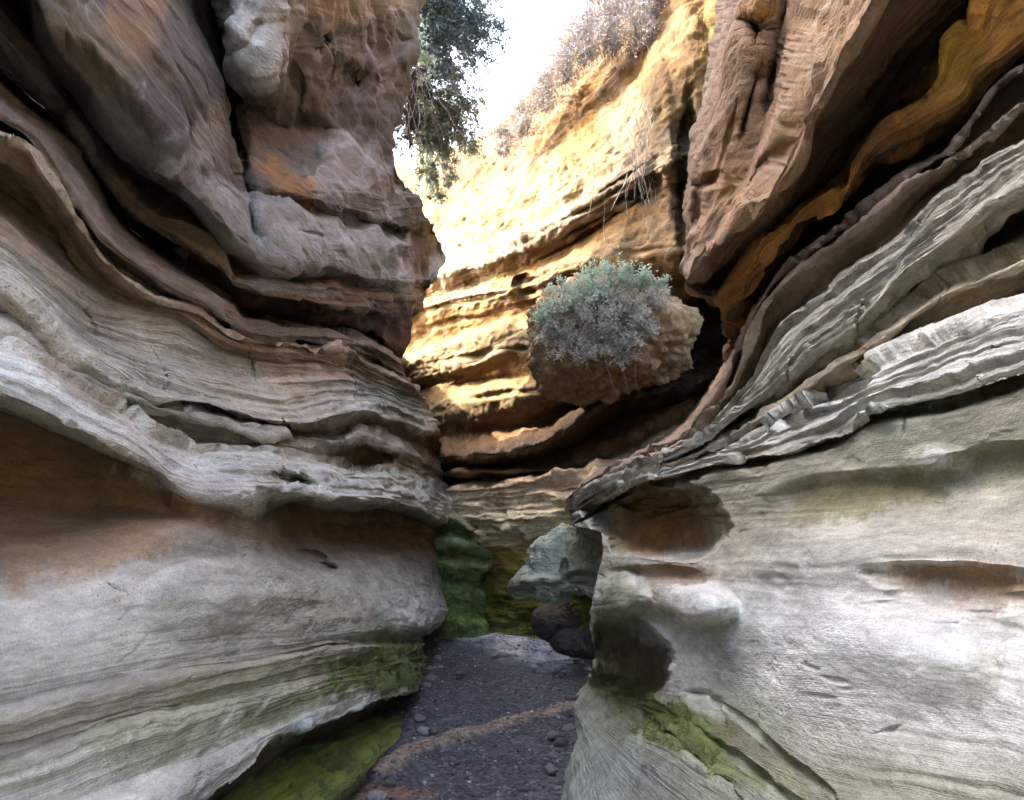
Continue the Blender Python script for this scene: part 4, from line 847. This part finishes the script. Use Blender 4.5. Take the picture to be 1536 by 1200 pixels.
bo = boulder('boulder', [(757, 884), (768, 868), (792, 850), (800, 826), (810, 803), (834, 796), (868, 788), (905, 774), (945, 780), (985, 830), (975, 905), (935, 925), (905, 905), (880, 886), (862, 890), (842, 902), (818, 902), (795, 896), (772, 900)], 8.4, 14, .42,
        cols((0.429, 0.463, 0.341), (830, 820, 60, 40, (0.494, 0.525, 0.407), .6), (880, 835, 50, 30, (0.351, 0.375, 0.209), .6), (780, 885, 30, 20, (0.26, 0.237, 0.143), .7)), MR, seed=41, nth=300, nr=130, dents=[(846, 850, 8, 16, .15), (872, 868, 34, 14, .3), (780, 890, 30, 12, .15), (815, 870, 50, 10, -.10)], bump=.075)
tag(bo, 'grey green boulder jammed against the right wall at the far end of the floor', 'boulder')

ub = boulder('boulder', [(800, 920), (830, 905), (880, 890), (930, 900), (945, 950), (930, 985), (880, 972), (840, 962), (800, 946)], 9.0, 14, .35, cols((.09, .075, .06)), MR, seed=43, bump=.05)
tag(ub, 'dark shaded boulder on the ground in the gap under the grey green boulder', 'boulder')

md = boulder('rock_knob', [(829, 475), (824, 504), (827, 537), (825, 568), (836, 599), (869, 604), (909, 590), (948, 568), (988, 537), (1006, 504), (1015, 470), (1007, 450), (988, 436), (948, 425), (909, 419), (876, 425), (850, 442), (836, 458)], 8.2, 50, .70,
            cols((.29, .20, .105), (880, 575, 110, 34, (.22, .13, .065), .7), (1005, 455, 40, 34, (.34, .235, .14), .8), (900, 460, 90, 50, (.24, .20, .15), .8), (815, 520, 16, 60, (.34, .25, .13), .8)), MY, seed=47, bump=.13, bulge=3.2, back_scale=1.3)
tag(md, 'brown rock knob under the grey green shrub, jutting from the sunlit cliff', 'rock knob')
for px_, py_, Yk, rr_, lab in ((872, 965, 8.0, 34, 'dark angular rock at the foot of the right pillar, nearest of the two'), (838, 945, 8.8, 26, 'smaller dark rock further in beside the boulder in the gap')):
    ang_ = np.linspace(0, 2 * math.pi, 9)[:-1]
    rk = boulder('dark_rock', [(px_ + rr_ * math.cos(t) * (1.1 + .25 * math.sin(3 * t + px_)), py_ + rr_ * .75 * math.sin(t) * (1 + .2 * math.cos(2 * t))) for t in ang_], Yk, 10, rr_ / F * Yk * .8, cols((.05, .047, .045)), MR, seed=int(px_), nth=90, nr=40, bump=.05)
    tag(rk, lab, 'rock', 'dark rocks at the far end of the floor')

# ------------------------------------------------------------------ ground
xs = np.unique(np.concatenate([np.linspace(-60, -3, 20), np.arange(-3, 3.2, .022 / Q), np.linspace(3.2, 60, 20)]))
ys = np.unique(np.concatenate([np.linspace(-60, 1.0, 30), np.arange(1.0, 13.5, .025 / Q), np.linspace(13.5, 70, 24)]))
GX, GY = np.meshgrid(xs, ys)
gz = .03 * fbm(GX * 1.4, GY * 1.2, 0, 3, 61) + .014 * fbm(GX * 7, GY * 6, 0, 4, 62)
near_g = smooth(-np.hypot(GX, GY - 6), -14, -9)
gz = gz * near_g
GP = np.stack([GX, GY, np.zeros_like(GX)], -1)
gpx, gpy = project(GP)
CG = np.ones(GX.shape + (3,)) * np.array((.076, .075, .075))
gb = fbm(GX * 3.3, GY * 2.4, 0, 4, 70)
def gmix(w, c):
    global CG
    CG = CG * (1 - w[..., None]) + np.array(c) * w[..., None]
gmix(smooth(gb, .1, .6) * .5, (.12, .115, .12))
# buff rock rib crossing the gravel, and bare reddish earth near the camera
rb = np.array([(570, 1158), (620, 1128), (680, 1108), (740, 1092), (800, 1076), (868, 1058)], float)
rw3 = on_floor(rb[:, 0], rb[:, 1])
dist = np.full(GX.shape, 9.0)
for (a, b) in zip(rw3[:-1], rw3[1:]):
    ab = (b - a)[:2]; t = np.clip(((GX - a[0]) * ab[0] + (GY - a[1]) * ab[1]) / (ab @ ab), 0, 1)
    dist = np.minimum(dist, np.hypot(GX - a[0] - t * ab[0], GY - a[1] - t * ab[1]))
dist = dist + .03 * fbm(GX * 6, GY * 5, 1, 3, 71)
wr = smooth(-dist, -.13, -.07)
gz = gz + .045 * smooth(-dist, -.15, -.05)
gmix(wr * .9, (.25, .18, .125))
e = on_floor(np.array(560.), np.array(1225.))
we = smooth(1 - np.hypot((GX - e[0]) / .42, (GY - e[1]) / .62) + .3 * gb, 0, .4)
gmix(we * .9, (.19, .105, .07))
e2 = on_floor(np.array(770.), np.array(958.))
we = smooth(1 - np.hypot((GX - e2[0]) / .3, (GY - e2[1]) / 1.6) + .4 * gb, 0, .4)
gmix(we * .8, (.24, .20, .14))
wm = smooth(-gpx, -650, -600) * smooth(gpy, 930, 960)
gmix(smooth(np.abs(GX + .15) + .2 * gb, .75, 1.05) * .6, (.10, .11, .06))
gz = gz + .10 * smooth(np.abs(GX + .1), .8, 1.5) * near_g
idx = np.arange(GX.size).reshape(GX.shape)
q = np.stack([idx[:-1, :-1], idx[:-1, 1:], idx[1:, 1:], idx[1:, :-1]], -1).reshape(-1, 4)


def ground_material():
    m, nt, b = new_mat('dark_gravel')
    pos = nd(nt, 'ShaderNodeTexCoord').outputs['Object']
    col = nd(nt, 'ShaderNodeAttribute', attribute_name='Col').outputs['Color']
    v = nd(nt, 'ShaderNodeTexVoronoi'); v.inputs['Scale'].default_value = 38; nt.links.new(pos, v.inputs['Vector'])
    v2 = nd(nt, 'ShaderNodeTexVoronoi'); v2.inputs['Scale'].default_value = 95; nt.links.new(pos, v2.inputs['Vector'])
    sepc = nd(nt, 'ShaderNodeSeparateColor'); nt.links.new(v.outputs['Color'], sepc.inputs[0])
    n1 = noise_n(nt, pos, 7, 6, .65)
    k = mapr(nt, sepc.outputs[0], 0, 1, .6, 1.6)
    c = mixc(nt, 1.0, col, nd_rgb(nt, k), 'MULTIPLY')
    c = mixc(nt, 1.0, c, nd_rgb(nt, mapr(nt, n1, .3, .7, .6, 1.35)), 'MULTIPLY')
    c = mixc(nt, mapr(nt, sepc.outputs[1], .9, .97, 0, .45), c, (.30, .29, .28))
    nt.links.new(c, b.inputs['Base Color'])
    nt.links.new(mapr(nt, n1, .35, .65, .45, .8), b.inputs['Roughness'])
    b.inputs['Specular IOR Level'].default_value = .09
    h = math_n(nt, 'SUBTRACT', math_n(nt, 'MULTIPLY', n1, .5), math_n(nt, 'ADD', math_n(nt, 'MULTIPLY', v.outputs['Distance'], .6), math_n(nt, 'MULTIPLY', v2.outputs['Distance'], .3)))
    bp = nd(nt, 'ShaderNodeBump'); bp.inputs['Strength'].default_value = .8; bp.inputs['Distance'].default_value = .02
    nt.links.new(h, bp.inputs['Height']); nt.links.new(bp.outputs[0], b.inputs['Normal'])
    return m


MGR = ground_material()
g = mesh_np('ground', np.stack([GX, GY, gz], -1).reshape(-1, 3), q, MGR, None, CG.reshape(-1, 3))
tag(g, 'dark purplish gravel floor of the gorge crossed by a low buff rib', kind='structure')

# ================================================================== plants
def tubes(lines, radii, sides=4):
    V = []; Fq = []; off = 0
    for L, r in zip(lines, radii):
        L = np.array(L, float); m = len(L)
        T = np.gradient(L, axis=0); T /= np.linalg.norm(T, axis=1, keepdims=True) + 1e-9
        a = np.cross(T, np.array([.31, .22, .92])); a /= np.linalg.norm(a, axis=1, keepdims=True) + 1e-9
        b = np.cross(T, a)
        rr = r * np.linspace(1, .35, m)[:, None] if np.isscalar(r) else np.array(r)[:, None]
        ring = [L + rr * (math.cos(t) * a + math.sin(t) * b) for t in np.linspace(0, 2 * math.pi, sides, endpoint=False)]
        R_ = np.stack(ring, 1)
        idx = off + np.arange(m * sides).reshape(m, sides)
        q = np.stack([idx[:-1], np.roll(idx[:-1], -1, 1), np.roll(idx[1:], -1, 1), idx[1:]], -1).reshape(-1, 4)
        V.append(R_.reshape(-1, 3)); Fq.append(q); off += m * sides
    return np.concatenate(V), np.concatenate(Fq)


def leaves(cent, size, droop=0.3, aspect=.45):
    n = len(cent)
    d = rng.normal(size=(n, 3)); d[:, 2] -= droop; d /= np.linalg.norm(d, axis=1, keepdims=True)
    u = np.cross(d, rng.normal(size=(n, 3))); u /= np.linalg.norm(u, axis=1, keepdims=True)
    nn = np.cross(d, u)
    s = (size * rng.uniform(.6, 1.3, n))[:, None]
    p0 = cent; p2 = cent + d * s; mid = cent + d * s * .45 + nn * s * .06
    V = np.stack([p0, mid + u * s * aspect * .5, p2, mid - u * s * aspect * .5], 1).reshape(-1, 3)
    return V, np.arange(n * 4).reshape(n, 4)


def wander(p0, d, length, steps=7, jit=.25, grav=0.0):
    p = np.array(p0, float); d = np.array(d, float); d /= np.linalg.norm(d)
    out = [p.copy()]
    for _ in range(steps):
        d = d + rng.normal(size=3) * jit; d[2] -= grav; d /= np.linalg.norm(d)
        p = p + d * length / steps; out.append(p.copy())
    return out


def plain_mat(name, c1, c2, rough=.85):
    m, nt, b = new_mat(name)
    pos = nd(nt, 'ShaderNodeTexCoord').outputs['Object']
    f = mapr(nt, noise_n(nt, pos, 14, 4), .3, .7, 0, 1)
    nt.links.new(mixc(nt, f, c1, c2), b.inputs['Base Color']); b.inputs['Roughness'].default_value = rough
    return m


M_BARK = plain_mat('grey_bark', (.10, .085, .07), (.22, .19, .16))
M_TWIG = plain_mat('dry_twig', (.16, .13, .12), (.34, .28, .25))
M_ROOT = plain_mat('pale_root', (.30, .24, .17), (.52, .45, .34))
M_LEAF = leaf_material('glossy_leaf', (.07, .11, .115), (.24, .32, .32), .45)
M_LEAF2 = leaf_material('olive_leaf', (.10, .13, .085), (.30, .33, .25), .4)
M_LEAFD = leaf_material('dark_leaf', (.02, .025, .02), (.06, .07, .06), .15)
M_TEAL = leaf_material('grey_green_leaf', (.24, .33, .24), (.46, .55, .42), .35)
M_KNOB = leaf_material('ash_leaf', (.30, .285, .22), (.50, .47, .38), .3)
M_DRY = leaf_material('dry_leaf', (.16, .155, .15), (.34, .325, .305), .3)


def plant(name, label, cat, root, clumps, nlead, nleaf, leafsize, leafmat, stemmat, group=None, stem_r=.012, droop=.3, twig=(3, .35), jit=.25, hang=0.0, local=None):
    """stems from root to every clump; leaf-sized faces spread round the twigs of each clump"""
    root = np.array(root, float)
    e = empty(name, tuple(root)); tag(e, label, cat, group)
    lines, rad, tips = [], [], []
    for (c, r) in clumps:
        c = np.array(c, float)
        k = max(2, int(nlead * r))
        for _ in range(k):
            tgt = c + rng.normal(size=3) * r * .45
            base_ = root if local is None else c + np.array(local) * r
            d = tgt - base_; L = np.linalg.norm(d) + 1e-6
            start = base_ + rng.normal(size=3) * (.06 if local is None else r * .4)
            ln = [start + (tgt - start) * t + rng.normal(size=3) * jit * .12 * L * t * (1 - t) * 2 for t in np.linspace(0, 1, 8)]
            lines.append(ln); rad.append(stem_r * rng.uniform(.6, 1.2))
            for _ in range(twig[0]):
                t0 = ln[rng.integers(4, 8)]
                tw = wander(t0, rng.normal(size=3) + d / L + np.array([0, 0, -hang]), r * twig[1] * rng.uniform(.6, 1.6) * 2, 6, .35, hang * .3)
                lines.append(tw); rad.append(stem_r * .4); tips.append((tw, r))
    V, q = tubes(lines, rad)
    mesh_np('stem', V, q, stemmat, e)
    if nleaf:
        tw = [tips[i] for i in rng.integers(0, len(tips), nleaf)]
        cent = np.array([t[0][rng.integers(1, 7)] + rng.normal(size=3) * t[1] * .12 for t in tw])
        V, q = leaves(cent, leafsize, droop)
        mesh_np('foliage', V, q, leafmat, e, shade=False)
    return e


def at(px, py, Y): return at_depth(np.array(float(px)), np.array(float(py)), Y)


def clump(px, py, Y, rpx): return (at(px, py, Y), rpx / F * Y)


plant('leafy_tree', 'dark leafed tree leaning out over the gap from the left cliff top', 'tree', at(590, 10, 9.4),
      [clump(640, 0, 9.2, 44), clump(680, 10, 9.1, 48), clump(722, 15, 9.2, 40), clump(735, 45, 9.3, 26), clump(690, 55, 9.1, 44), clump(655, 60, 9.1, 40), clump(715, 85, 9.4, 28), clump(665, 100, 9.1, 36), clump(720, -30, 9.2, 44), clump(640, -70, 9.2, 60), clump(690, 120, 9.3, 28), clump(640, 120, 9.1, 30)],
      34, 26000, .062, M_LEAF, M_BARK, stem_r=.014, droop=.5, twig=(6, .34))
plant('hanging_shrub', 'olive green shrub draping down beside the left cliff in front of the sunlit wall', 'shrub', at(625, 120, 9.4),
      [clump(650, 150, 9.4, 34), clump(680, 165, 9.4, 34), clump(662, 195, 9.4, 32), clump(695, 195, 9.5, 30), clump(640, 215, 9.3, 28), clump(672, 228, 9.4, 28), clump(645, 252, 9.3, 22), clump(668, 268, 9.3, 18), clump(708, 160, 9.5, 24), clump(660, 290, 9.3, 13), clump(712, 225, 9.5, 20), clump(628, 180, 9.2, 24), clump(632, 240, 9.2, 22), clump(636, 270, 9.1, 20), clump(652, 298, 9.2, 16), clump(680, 250, 9.4, 18)],
      28, 15000, .056, M_LEAF2, M_BARK, stem_r=.010, droop=.8, twig=(5, .34), hang=.4)
plant('dark_shrub', 'dark shaded shrub hanging in the cleft at the back edge of the left cliff', 'shrub', at(600, 90, 9.0),
      [clump(612, 110, 8.9, 26), clump(622, 150, 8.9, 24), clump(618, 190, 8.9, 22), clump(612, 228, 8.9, 18), clump(630, 130, 9.0, 22), clump(626, 205, 8.9, 16), clump(606, 70, 8.8, 24)],
      30, 5200, .055, M_LEAFD, M_BARK, stem_r=.012, droop=.9, twig=(4, .3), hang=.6)
plant('cliff_shrub', 'grey green shrub clinging to the rim of the left cliff', 'shrub', at(588, 40, 8.0),
      [clump(600, 50, 7.7, 26), clump(625, 75, 7.8, 26), clump(640, 100, 7.9, 18), clump(575, 25, 7.7, 26), clump(610, 10, 7.8, 30)],
      30, 2200, .045, M_TEAL, M_BARK, stem_r=.008)
for i, (px, py, Y, rp, lab) in enumerate([
        (960, 10, 9.2, 60, 'tall mauve grey dry shrub on the rim beside the tan rock column'),
        (915, 20, 9.6, 60, 'tall dry grey shrub on the rim, second along from the tan rock column'),
        (878, 40, 9.9, 54, 'dry grey shrub on the rim, third along from the tan rock column'),
        (846, 82, 10.2, 46, 'dry grey shrub standing against the sky midway down the sloping rim'),
        (815, 128, 10.6, 38, 'dry twiggy shrub low on the sloping rim'),
        (782, 172, 10.9, 32, 'small dry shrub low on the rim, second up from the hanging olive shrub'),
        (752, 206, 11.2, 28, 'lowest small dry shrub on the rim, next to the hanging olive shrub')]):
    b = at(px, py + rp * .9, Y)
    plant('dry_shrub', lab, 'shrub', b, [clump(px - rp * .4, py - rp * .2, Y, rp * .8), clump(px + rp * .4, py - rp * .5, Y + .1, rp * .8), clump(px, py - rp * .9, Y, rp * .7), clump(px - rp * .1, py + rp * .3, Y - .2, rp * .6), clump(px + rp * .3, py + rp * .6, Y - .3, rp * .5)],
          80, 2600, .04, M_DRY, M_TWIG, group='dry shrubs along the cliff rim', stem_r=.007, twig=(4, .45), jit=.5)
plant('knob_shrub', 'grey twiggy lower shrub covering the front of the brown rock knob', 'shrub', at(915, 500, 7.3),
      [clump(838, 476, 7.35, 26), clump(868, 458, 7.25, 30), clump(912, 450, 7.2, 30), clump(948, 462, 7.2, 26), clump(982, 456, 7.15, 20), clump(900, 492, 7.2, 34), clump(940, 498, 7.15, 30), clump(862, 505, 7.25, 30), clump(826, 500, 7.4, 22), clump(970, 490, 7.1, 22), clump(885, 520, 7.2, 22), clump(925, 522, 7.15, 20)],
      60, 15000, .036, M_KNOB, M_TWIG, stem_r=.004, twig=(4, .32), jit=.5, local=(.1, .9, -.5))
tops = [clump(828, 456, 7.4, 22), clump(850, 438, 7.4, 22), clump(878, 424, 7.35, 24), clump(908, 414, 7.3, 24), clump(938, 410, 7.3, 22), clump(965, 414, 7.3, 20), clump(985, 426, 7.3, 16), clump(815, 476, 7.45, 16), clump(900, 436, 7.2, 20), clump(860, 452, 7.25, 18)]
plant('green_shrub', 'soft teal green shrub growing along the top of the brown rock knob', 'shrub', at(905, 430, 7.4), tops, 60, 9000, .034, M_TEAL, M_TWIG, stem_r=.004, twig=(4, .4), local=(.1, .7, -.7))


def strands(name, label, pts, Y, n, length, r, mat, cat='root', group=None, spread=14, grav=.25):
    e = empty(name, tuple(at(*pts[0], Y))); tag(e, label, cat, group)
    lines = []
    for _ in range(n):
        p = pts[rng.integers(0, len(pts))]
        p0 = at(p[0] + rng.normal() * spread, p[1] + rng.normal() * spread * .6, Y + rng.normal() * .04)
        lines.append(wander(p0, (rng.normal() * .25, -.1 + rng.normal() * .15, -1), length * rng.uniform(.5, 1.3), 9, .10, grav * .2))
    for ln in lines:
        V, q = tubes([ln], [r * rng.uniform(.5, 1.2)])
        mesh_np('root_strand', V, q, mat, e)
    return e


strands('hanging_roots', 'thin roots dangling below the shrub on the brown rock knob', [(930, 545), (955, 540), (985, 525), (905, 555)], 7.0, 6, .4, .003, M_TWIG, spread=22, grav=.1)
strands('hanging_roots', 'grey roots dangling down the dark cleft behind the left cliff edge', [(600, 110), (615, 120), (640, 110), (628, 100)], 7.6, 14, 1.1, .010, M_TWIG, spread=10)
strands('hanging_roots', 'bleached roots and dry stems trailing down the sunlit cliff below the tan rock column', [(985, 150), (965, 190), (940, 220), (1000, 130), (975, 240), (915, 250)], 8.2, 46, .9, .007, M_ROOT, spread=22)
rl = [at(px, py, Y) for px, py, Y in [(1318, -10, 1.62), (1292, 45, 1.70), (1262, 90, 1.80), (1235, 140, 1.92), (1218, 178, 2.0), (1205, 225, 2.1)]]
V, q = tubes([rl], [.006], 6)
vr = mesh_np('hanging_root', V, q, M_ROOT); tag(vr, 'single pale root running down the dark edge of the right upper cliff', 'root')

# ------------------------------------------------------------------ loose stones
ico_v = None


def stone_mesh(r, seed):
    import bmesh
    bm = bmesh.new(); bmesh.ops.create_icosphere(bm, subdivisions=3, radius=1.0)
    v = np.array([x.co[:] for x in bm.verts]); f = np.array([[x.index for x in fc.verts] for fc in bm.faces]); bm.free()
    v = v * (1 + .28 * fbm(v[:, :1] * 1.2 + seed, v[:, 1:2] * 1.2, v[:, 2:] * 1.2, 3, seed))
    v *= np.array([1.0, .8, .55]) * r
    return v, f


st = [(742, 985, .07, 'flat buff stone lying mid gravel near the far end of the floor'), (690, 1012, .05, 'small dark stone on the gravel beside the left wall foot'),
      (880, 962, .09, 'grey stone at the foot of the right pillar'), (800, 1002, .05, 'small pale stone alone on the right half of the gravel'),
      (650, 1098, .045, 'small stone just beyond the buff rib on its left end'), (830, 1105, .05, 'stone in the near gravel against the right mossy foot')]
edge_stones = []
for k in range(34):
    t = rng.uniform(0, 1) ** .8; left_side = k % 2 == 0
    Yk = 3.7 + 6.8 * t
    xk = (np.interp(Yk, [3.9, 5, 6.5, 10.5], [-.80, -.78, -.84, -1.14]) + abs(rng.normal()) * .09) if left_side else (np.interp(Yk, [3.9, 4.6, 6.5, 8, 10.5], [.28, .36, .56, .85, 1.0]) - abs(rng.normal()) * .09)
    edge_stones.append((xk, Yk, rng.uniform(.02, .065)))
for k, (xk, Yk, r) in enumerate(edge_stones):
    v, f = stone_mesh(r, 700 + k)
    tone = rng.uniform(.08, .30)
    o = mesh_np('edge_stone', v, f, MR, None, np.ones((len(v), 3)) * np.array([1, .93, .82]) * tone, np.zeros((len(v), 3)))
    iy_ = min(np.searchsorted(ys, Yk), len(ys) - 1); ix_ = min(np.searchsorted(xs, xk), len(xs) - 1)
    o.location = (xk, Yk, gz[iy_, ix_] + r * .3); o.rotation_euler = (0, 0, rng.uniform(0, 6.28))
    tag(o, 'small broken stone lying where the gravel meets the ' + ('left' if k % 2 == 0 else 'right') + ' wall', 'stone', 'broken stones along the ' + ('left' if k % 2 == 0 else 'right') + ' edge of the gravel')
for i, (px, py, r, lab) in enumerate(st):
    v, f = stone_mesh(r, 500 + i)
    p = on_floor(np.array(float(px)), np.array(float(py)), .03)
    a = rng.uniform(0, 6.28); v = np.stack([v[:, 0] * math.cos(a) - v[:, 1] * math.sin(a), v[:, 0] * math.sin(a) + v[:, 1] * math.cos(a), v[:, 2]], -1)
    C = np.ones((len(v), 3)) * np.array([(.30, .25, .18), (.10, .10, .10), (.26, .26, .25), (.36, .34, .31), (.14, .12, .11), (.18, .17, .16)][i])
    o = mesh_np('loose_stone', v, f, MR, None, C, np.zeros((len(v), 3))); o.location = tuple(p + np.array([0, 0, r * .25]))
    tag(o, lab, 'stone', 'loose stones on the gravel')
# pebbles nobody could count
import bmesh
bm = bmesh.new(); bmesh.ops.create_icosphere(bm, subdivisions=1, radius=1.0)
iv = np.array([x.co[:] for x in bm.verts]); fi = np.array([[x.index for x in fc.verts] for fc in bm.faces]); bm.free()
npb = 6000
pp = np.stack([rng.uniform(-1.15, 1.05, npb), 2.6 + 8.5 * rng.uniform(0, 1, npb) ** 1.5, np.zeros(npb)], -1)
dens = fbm(pp[:, 0] * 2.2, pp[:, 1] * 1.6, 0, 3, 70)
pp = pp[dens + rng.normal(size=npb) * .25 > -.1]
sz = .006 + .011 * rng.uniform(0, 1, len(pp)) ** 3
ix = np.clip(np.searchsorted(xs, pp[:, 0]), 0, len(xs) - 1); iy = np.clip(np.searchsorted(ys, pp[:, 1]), 0, len(ys) - 1)
pp[:, 2] = gz[iy, ix] + sz * .2
sc3 = np.stack([sz * rng.uniform(.8, 1.4, len(pp)), sz * rng.uniform(.8, 1.4, len(pp)), sz * rng.uniform(.4, .8, len(pp))], -1)
V = (iv[None] * sc3[:, None] * rng.uniform(.8, 1.2, (len(pp), len(iv), 1)) + pp[:, None]).reshape(-1, 3)
fc = (fi[None] + (np.arange(len(pp)) * len(iv))[:, None, None]).reshape(-1, 3)
tone = rng.uniform(.06, .20, len(pp)) + (rng.uniform(0, 1, len(pp)) > .9) * .22
C = np.repeat(tone[:, None] * np.array([[1, .96, 1.0]]), len(iv), 0)
pb = mesh_np('pebbles', V, fc, MGR, None, C); tag(pb, 'small dark and pale pebbles scattered over the gravel floor', 'pebbles', kind='stuff')


# ------------------------------------------------------------------ moss tufts on the damp green rock
M_MOSS = leaf_material('moss', (.14, .175, .05), (.28, .31, .11), .25)


def moss_on(parent, label_name, n, size, ymin=0.0):
    P_, N_ = [], []
    for o in parent.children:
        me = o.data; k = len(me.vertices)
        co = np.empty(k * 3, np.float32); me.vertices.foreach_get('co', co); co = co.reshape(-1, 3)
        no = np.empty(k * 3, np.float32); me.vertices.foreach_get('normal', no); no = no.reshape(-1, 3)
        c = np.empty(k * 4, np.float32); me.attributes['Col'].data.foreach_get('color', c); c = c.reshape(-1, 4)
        px_, py_ = project(co.astype(float))
        ok = (c[:, 1] > c[:, 0] * 1.12) & (c[:, 1] > c[:, 2] * 2.0) & (px_ > -60) & (px_ < 1600) & (py_ < 1260) & (co[:, 1] > ymin)
        P_.append(co[ok]); N_.append(no[ok])
    P_, N_ = np.concatenate(P_), np.concatenate(N_)
    if len(P_) < 50: return
    dens = fbm(P_[:, 0] * 7, P_[:, 1] * 4, P_[:, 2] * 7, 3, 900)
    keep = np.where(dens > .12)[0]
    i_ = keep[rng.integers(0, len(keep), n)]
    dist = np.linalg.norm(P_[i_] - CAM, axis=1)
    tow = np.sum(N_[i_] * (CAM - P_[i_]), 1) > 0
    N2 = np.where(tow[:, None], N_[i_], -N_[i_])
    d = N2 + rng.normal(size=(n, 3)) * .7; d /= np.linalg.norm(d, axis=1, keepdims=True)
    u = np.cross(d, rng.normal(size=(n, 3))); u /= np.linalg.norm(u, axis=1, keepdims=True)
    sz = (size * rng.uniform(.5, 1.4, n) * np.clip(dist / 4, .5, 2))[:, None]
    c0 = P_[i_] + rng.normal(size=(n, 3)) * sz * .5
    V = np.stack([c0 - u * sz * .22, c0 + u * sz * .22, c0 + d * sz], 1).reshape(-1, 3)
    o = mesh_np('moss', V, np.arange(n * 3).reshape(n, 3), M_MOSS, parent, shade=False)
    tag(o, kind='stuff')


moss_on(sb, 'slab', 40000, .008)
moss_on(lw, 'left', 26000, .008)
moss_on(rw, 'right', 24000, .008)
moss_on(gl, 'ledge', 14000, .010)

# ================================================================== light, sky, camera
SUN_EL, SUN_AZ = math.radians(41), math.radians(290)          # azimuth clockwise from +Y
sd = np.array([math.sin(SUN_AZ) * math.cos(SUN_EL), math.cos(SUN_AZ) * math.cos(SUN_EL), math.sin(SUN_EL)])
w = bpy.data.worlds.new('World'); scene.world = w; w.use_nodes = True
nt = w.node_tree; nt.nodes.clear()
sky = nt.nodes.new('ShaderNodeTexSky'); sky.sky_type = 'NISHITA'; sky.sun_disc = False
sky.sun_elevation = SUN_EL; sky.sun_rotation = SUN_AZ; sky.dust_density = 6.0; sky.air_density = 0.6; sky.ozone_density = 0.6
bg = nt.nodes.new('ShaderNodeBackground'); bg.inputs['Strength'].default_value = 0.15
wo = nt.nodes.new('ShaderNodeOutputWorld')
nt.links.new(sky.outputs[0], bg.inputs[0]); nt.links.new(bg.outputs[0], wo.inputs[0])
ld = bpy.data.lights.new('sun', 'SUN'); ld.energy = 2.0; ld.angle = math.radians(0.53); ld.color = (1.0, .90, .74)
lo = bpy.data.objects.new('sun', ld); COL.objects.link(lo)
from mathutils import Vector
lo.rotation_euler = Vector((-sd[0], -sd[1], -sd[2])).to_track_quat('-Z', 'Y').to_euler()
lo.location = (-6, 0, 14)
cd = bpy.data.cameras.new('camera'); cam = bpy.data.objects.new('camera', cd); COL.objects.link(cam)
cam.location = CAM; cam.rotation_euler = (math.pi / 2 + PITCH, 0, 0)
cd.sensor_width = 36; cd.sensor_fit = 'HORIZONTAL'; cd.lens = 36 * F / 1536; cd.clip_start = .02; cd.clip_end = 2000
scene.camera = cam
scene.view_settings.view_transform = 'Standard'; scene.view_settings.look = 'None'
scene.view_settings.exposure = 4.0; scene.view_settings.gamma = 1
scene.cycles.max_bounces = 10; scene.cycles.diffuse_bounces = 10; scene.cycles.use_adaptive_sampling = True; scene.cycles.adaptive_threshold = 0.03
scene.cycles.use_denoising = True
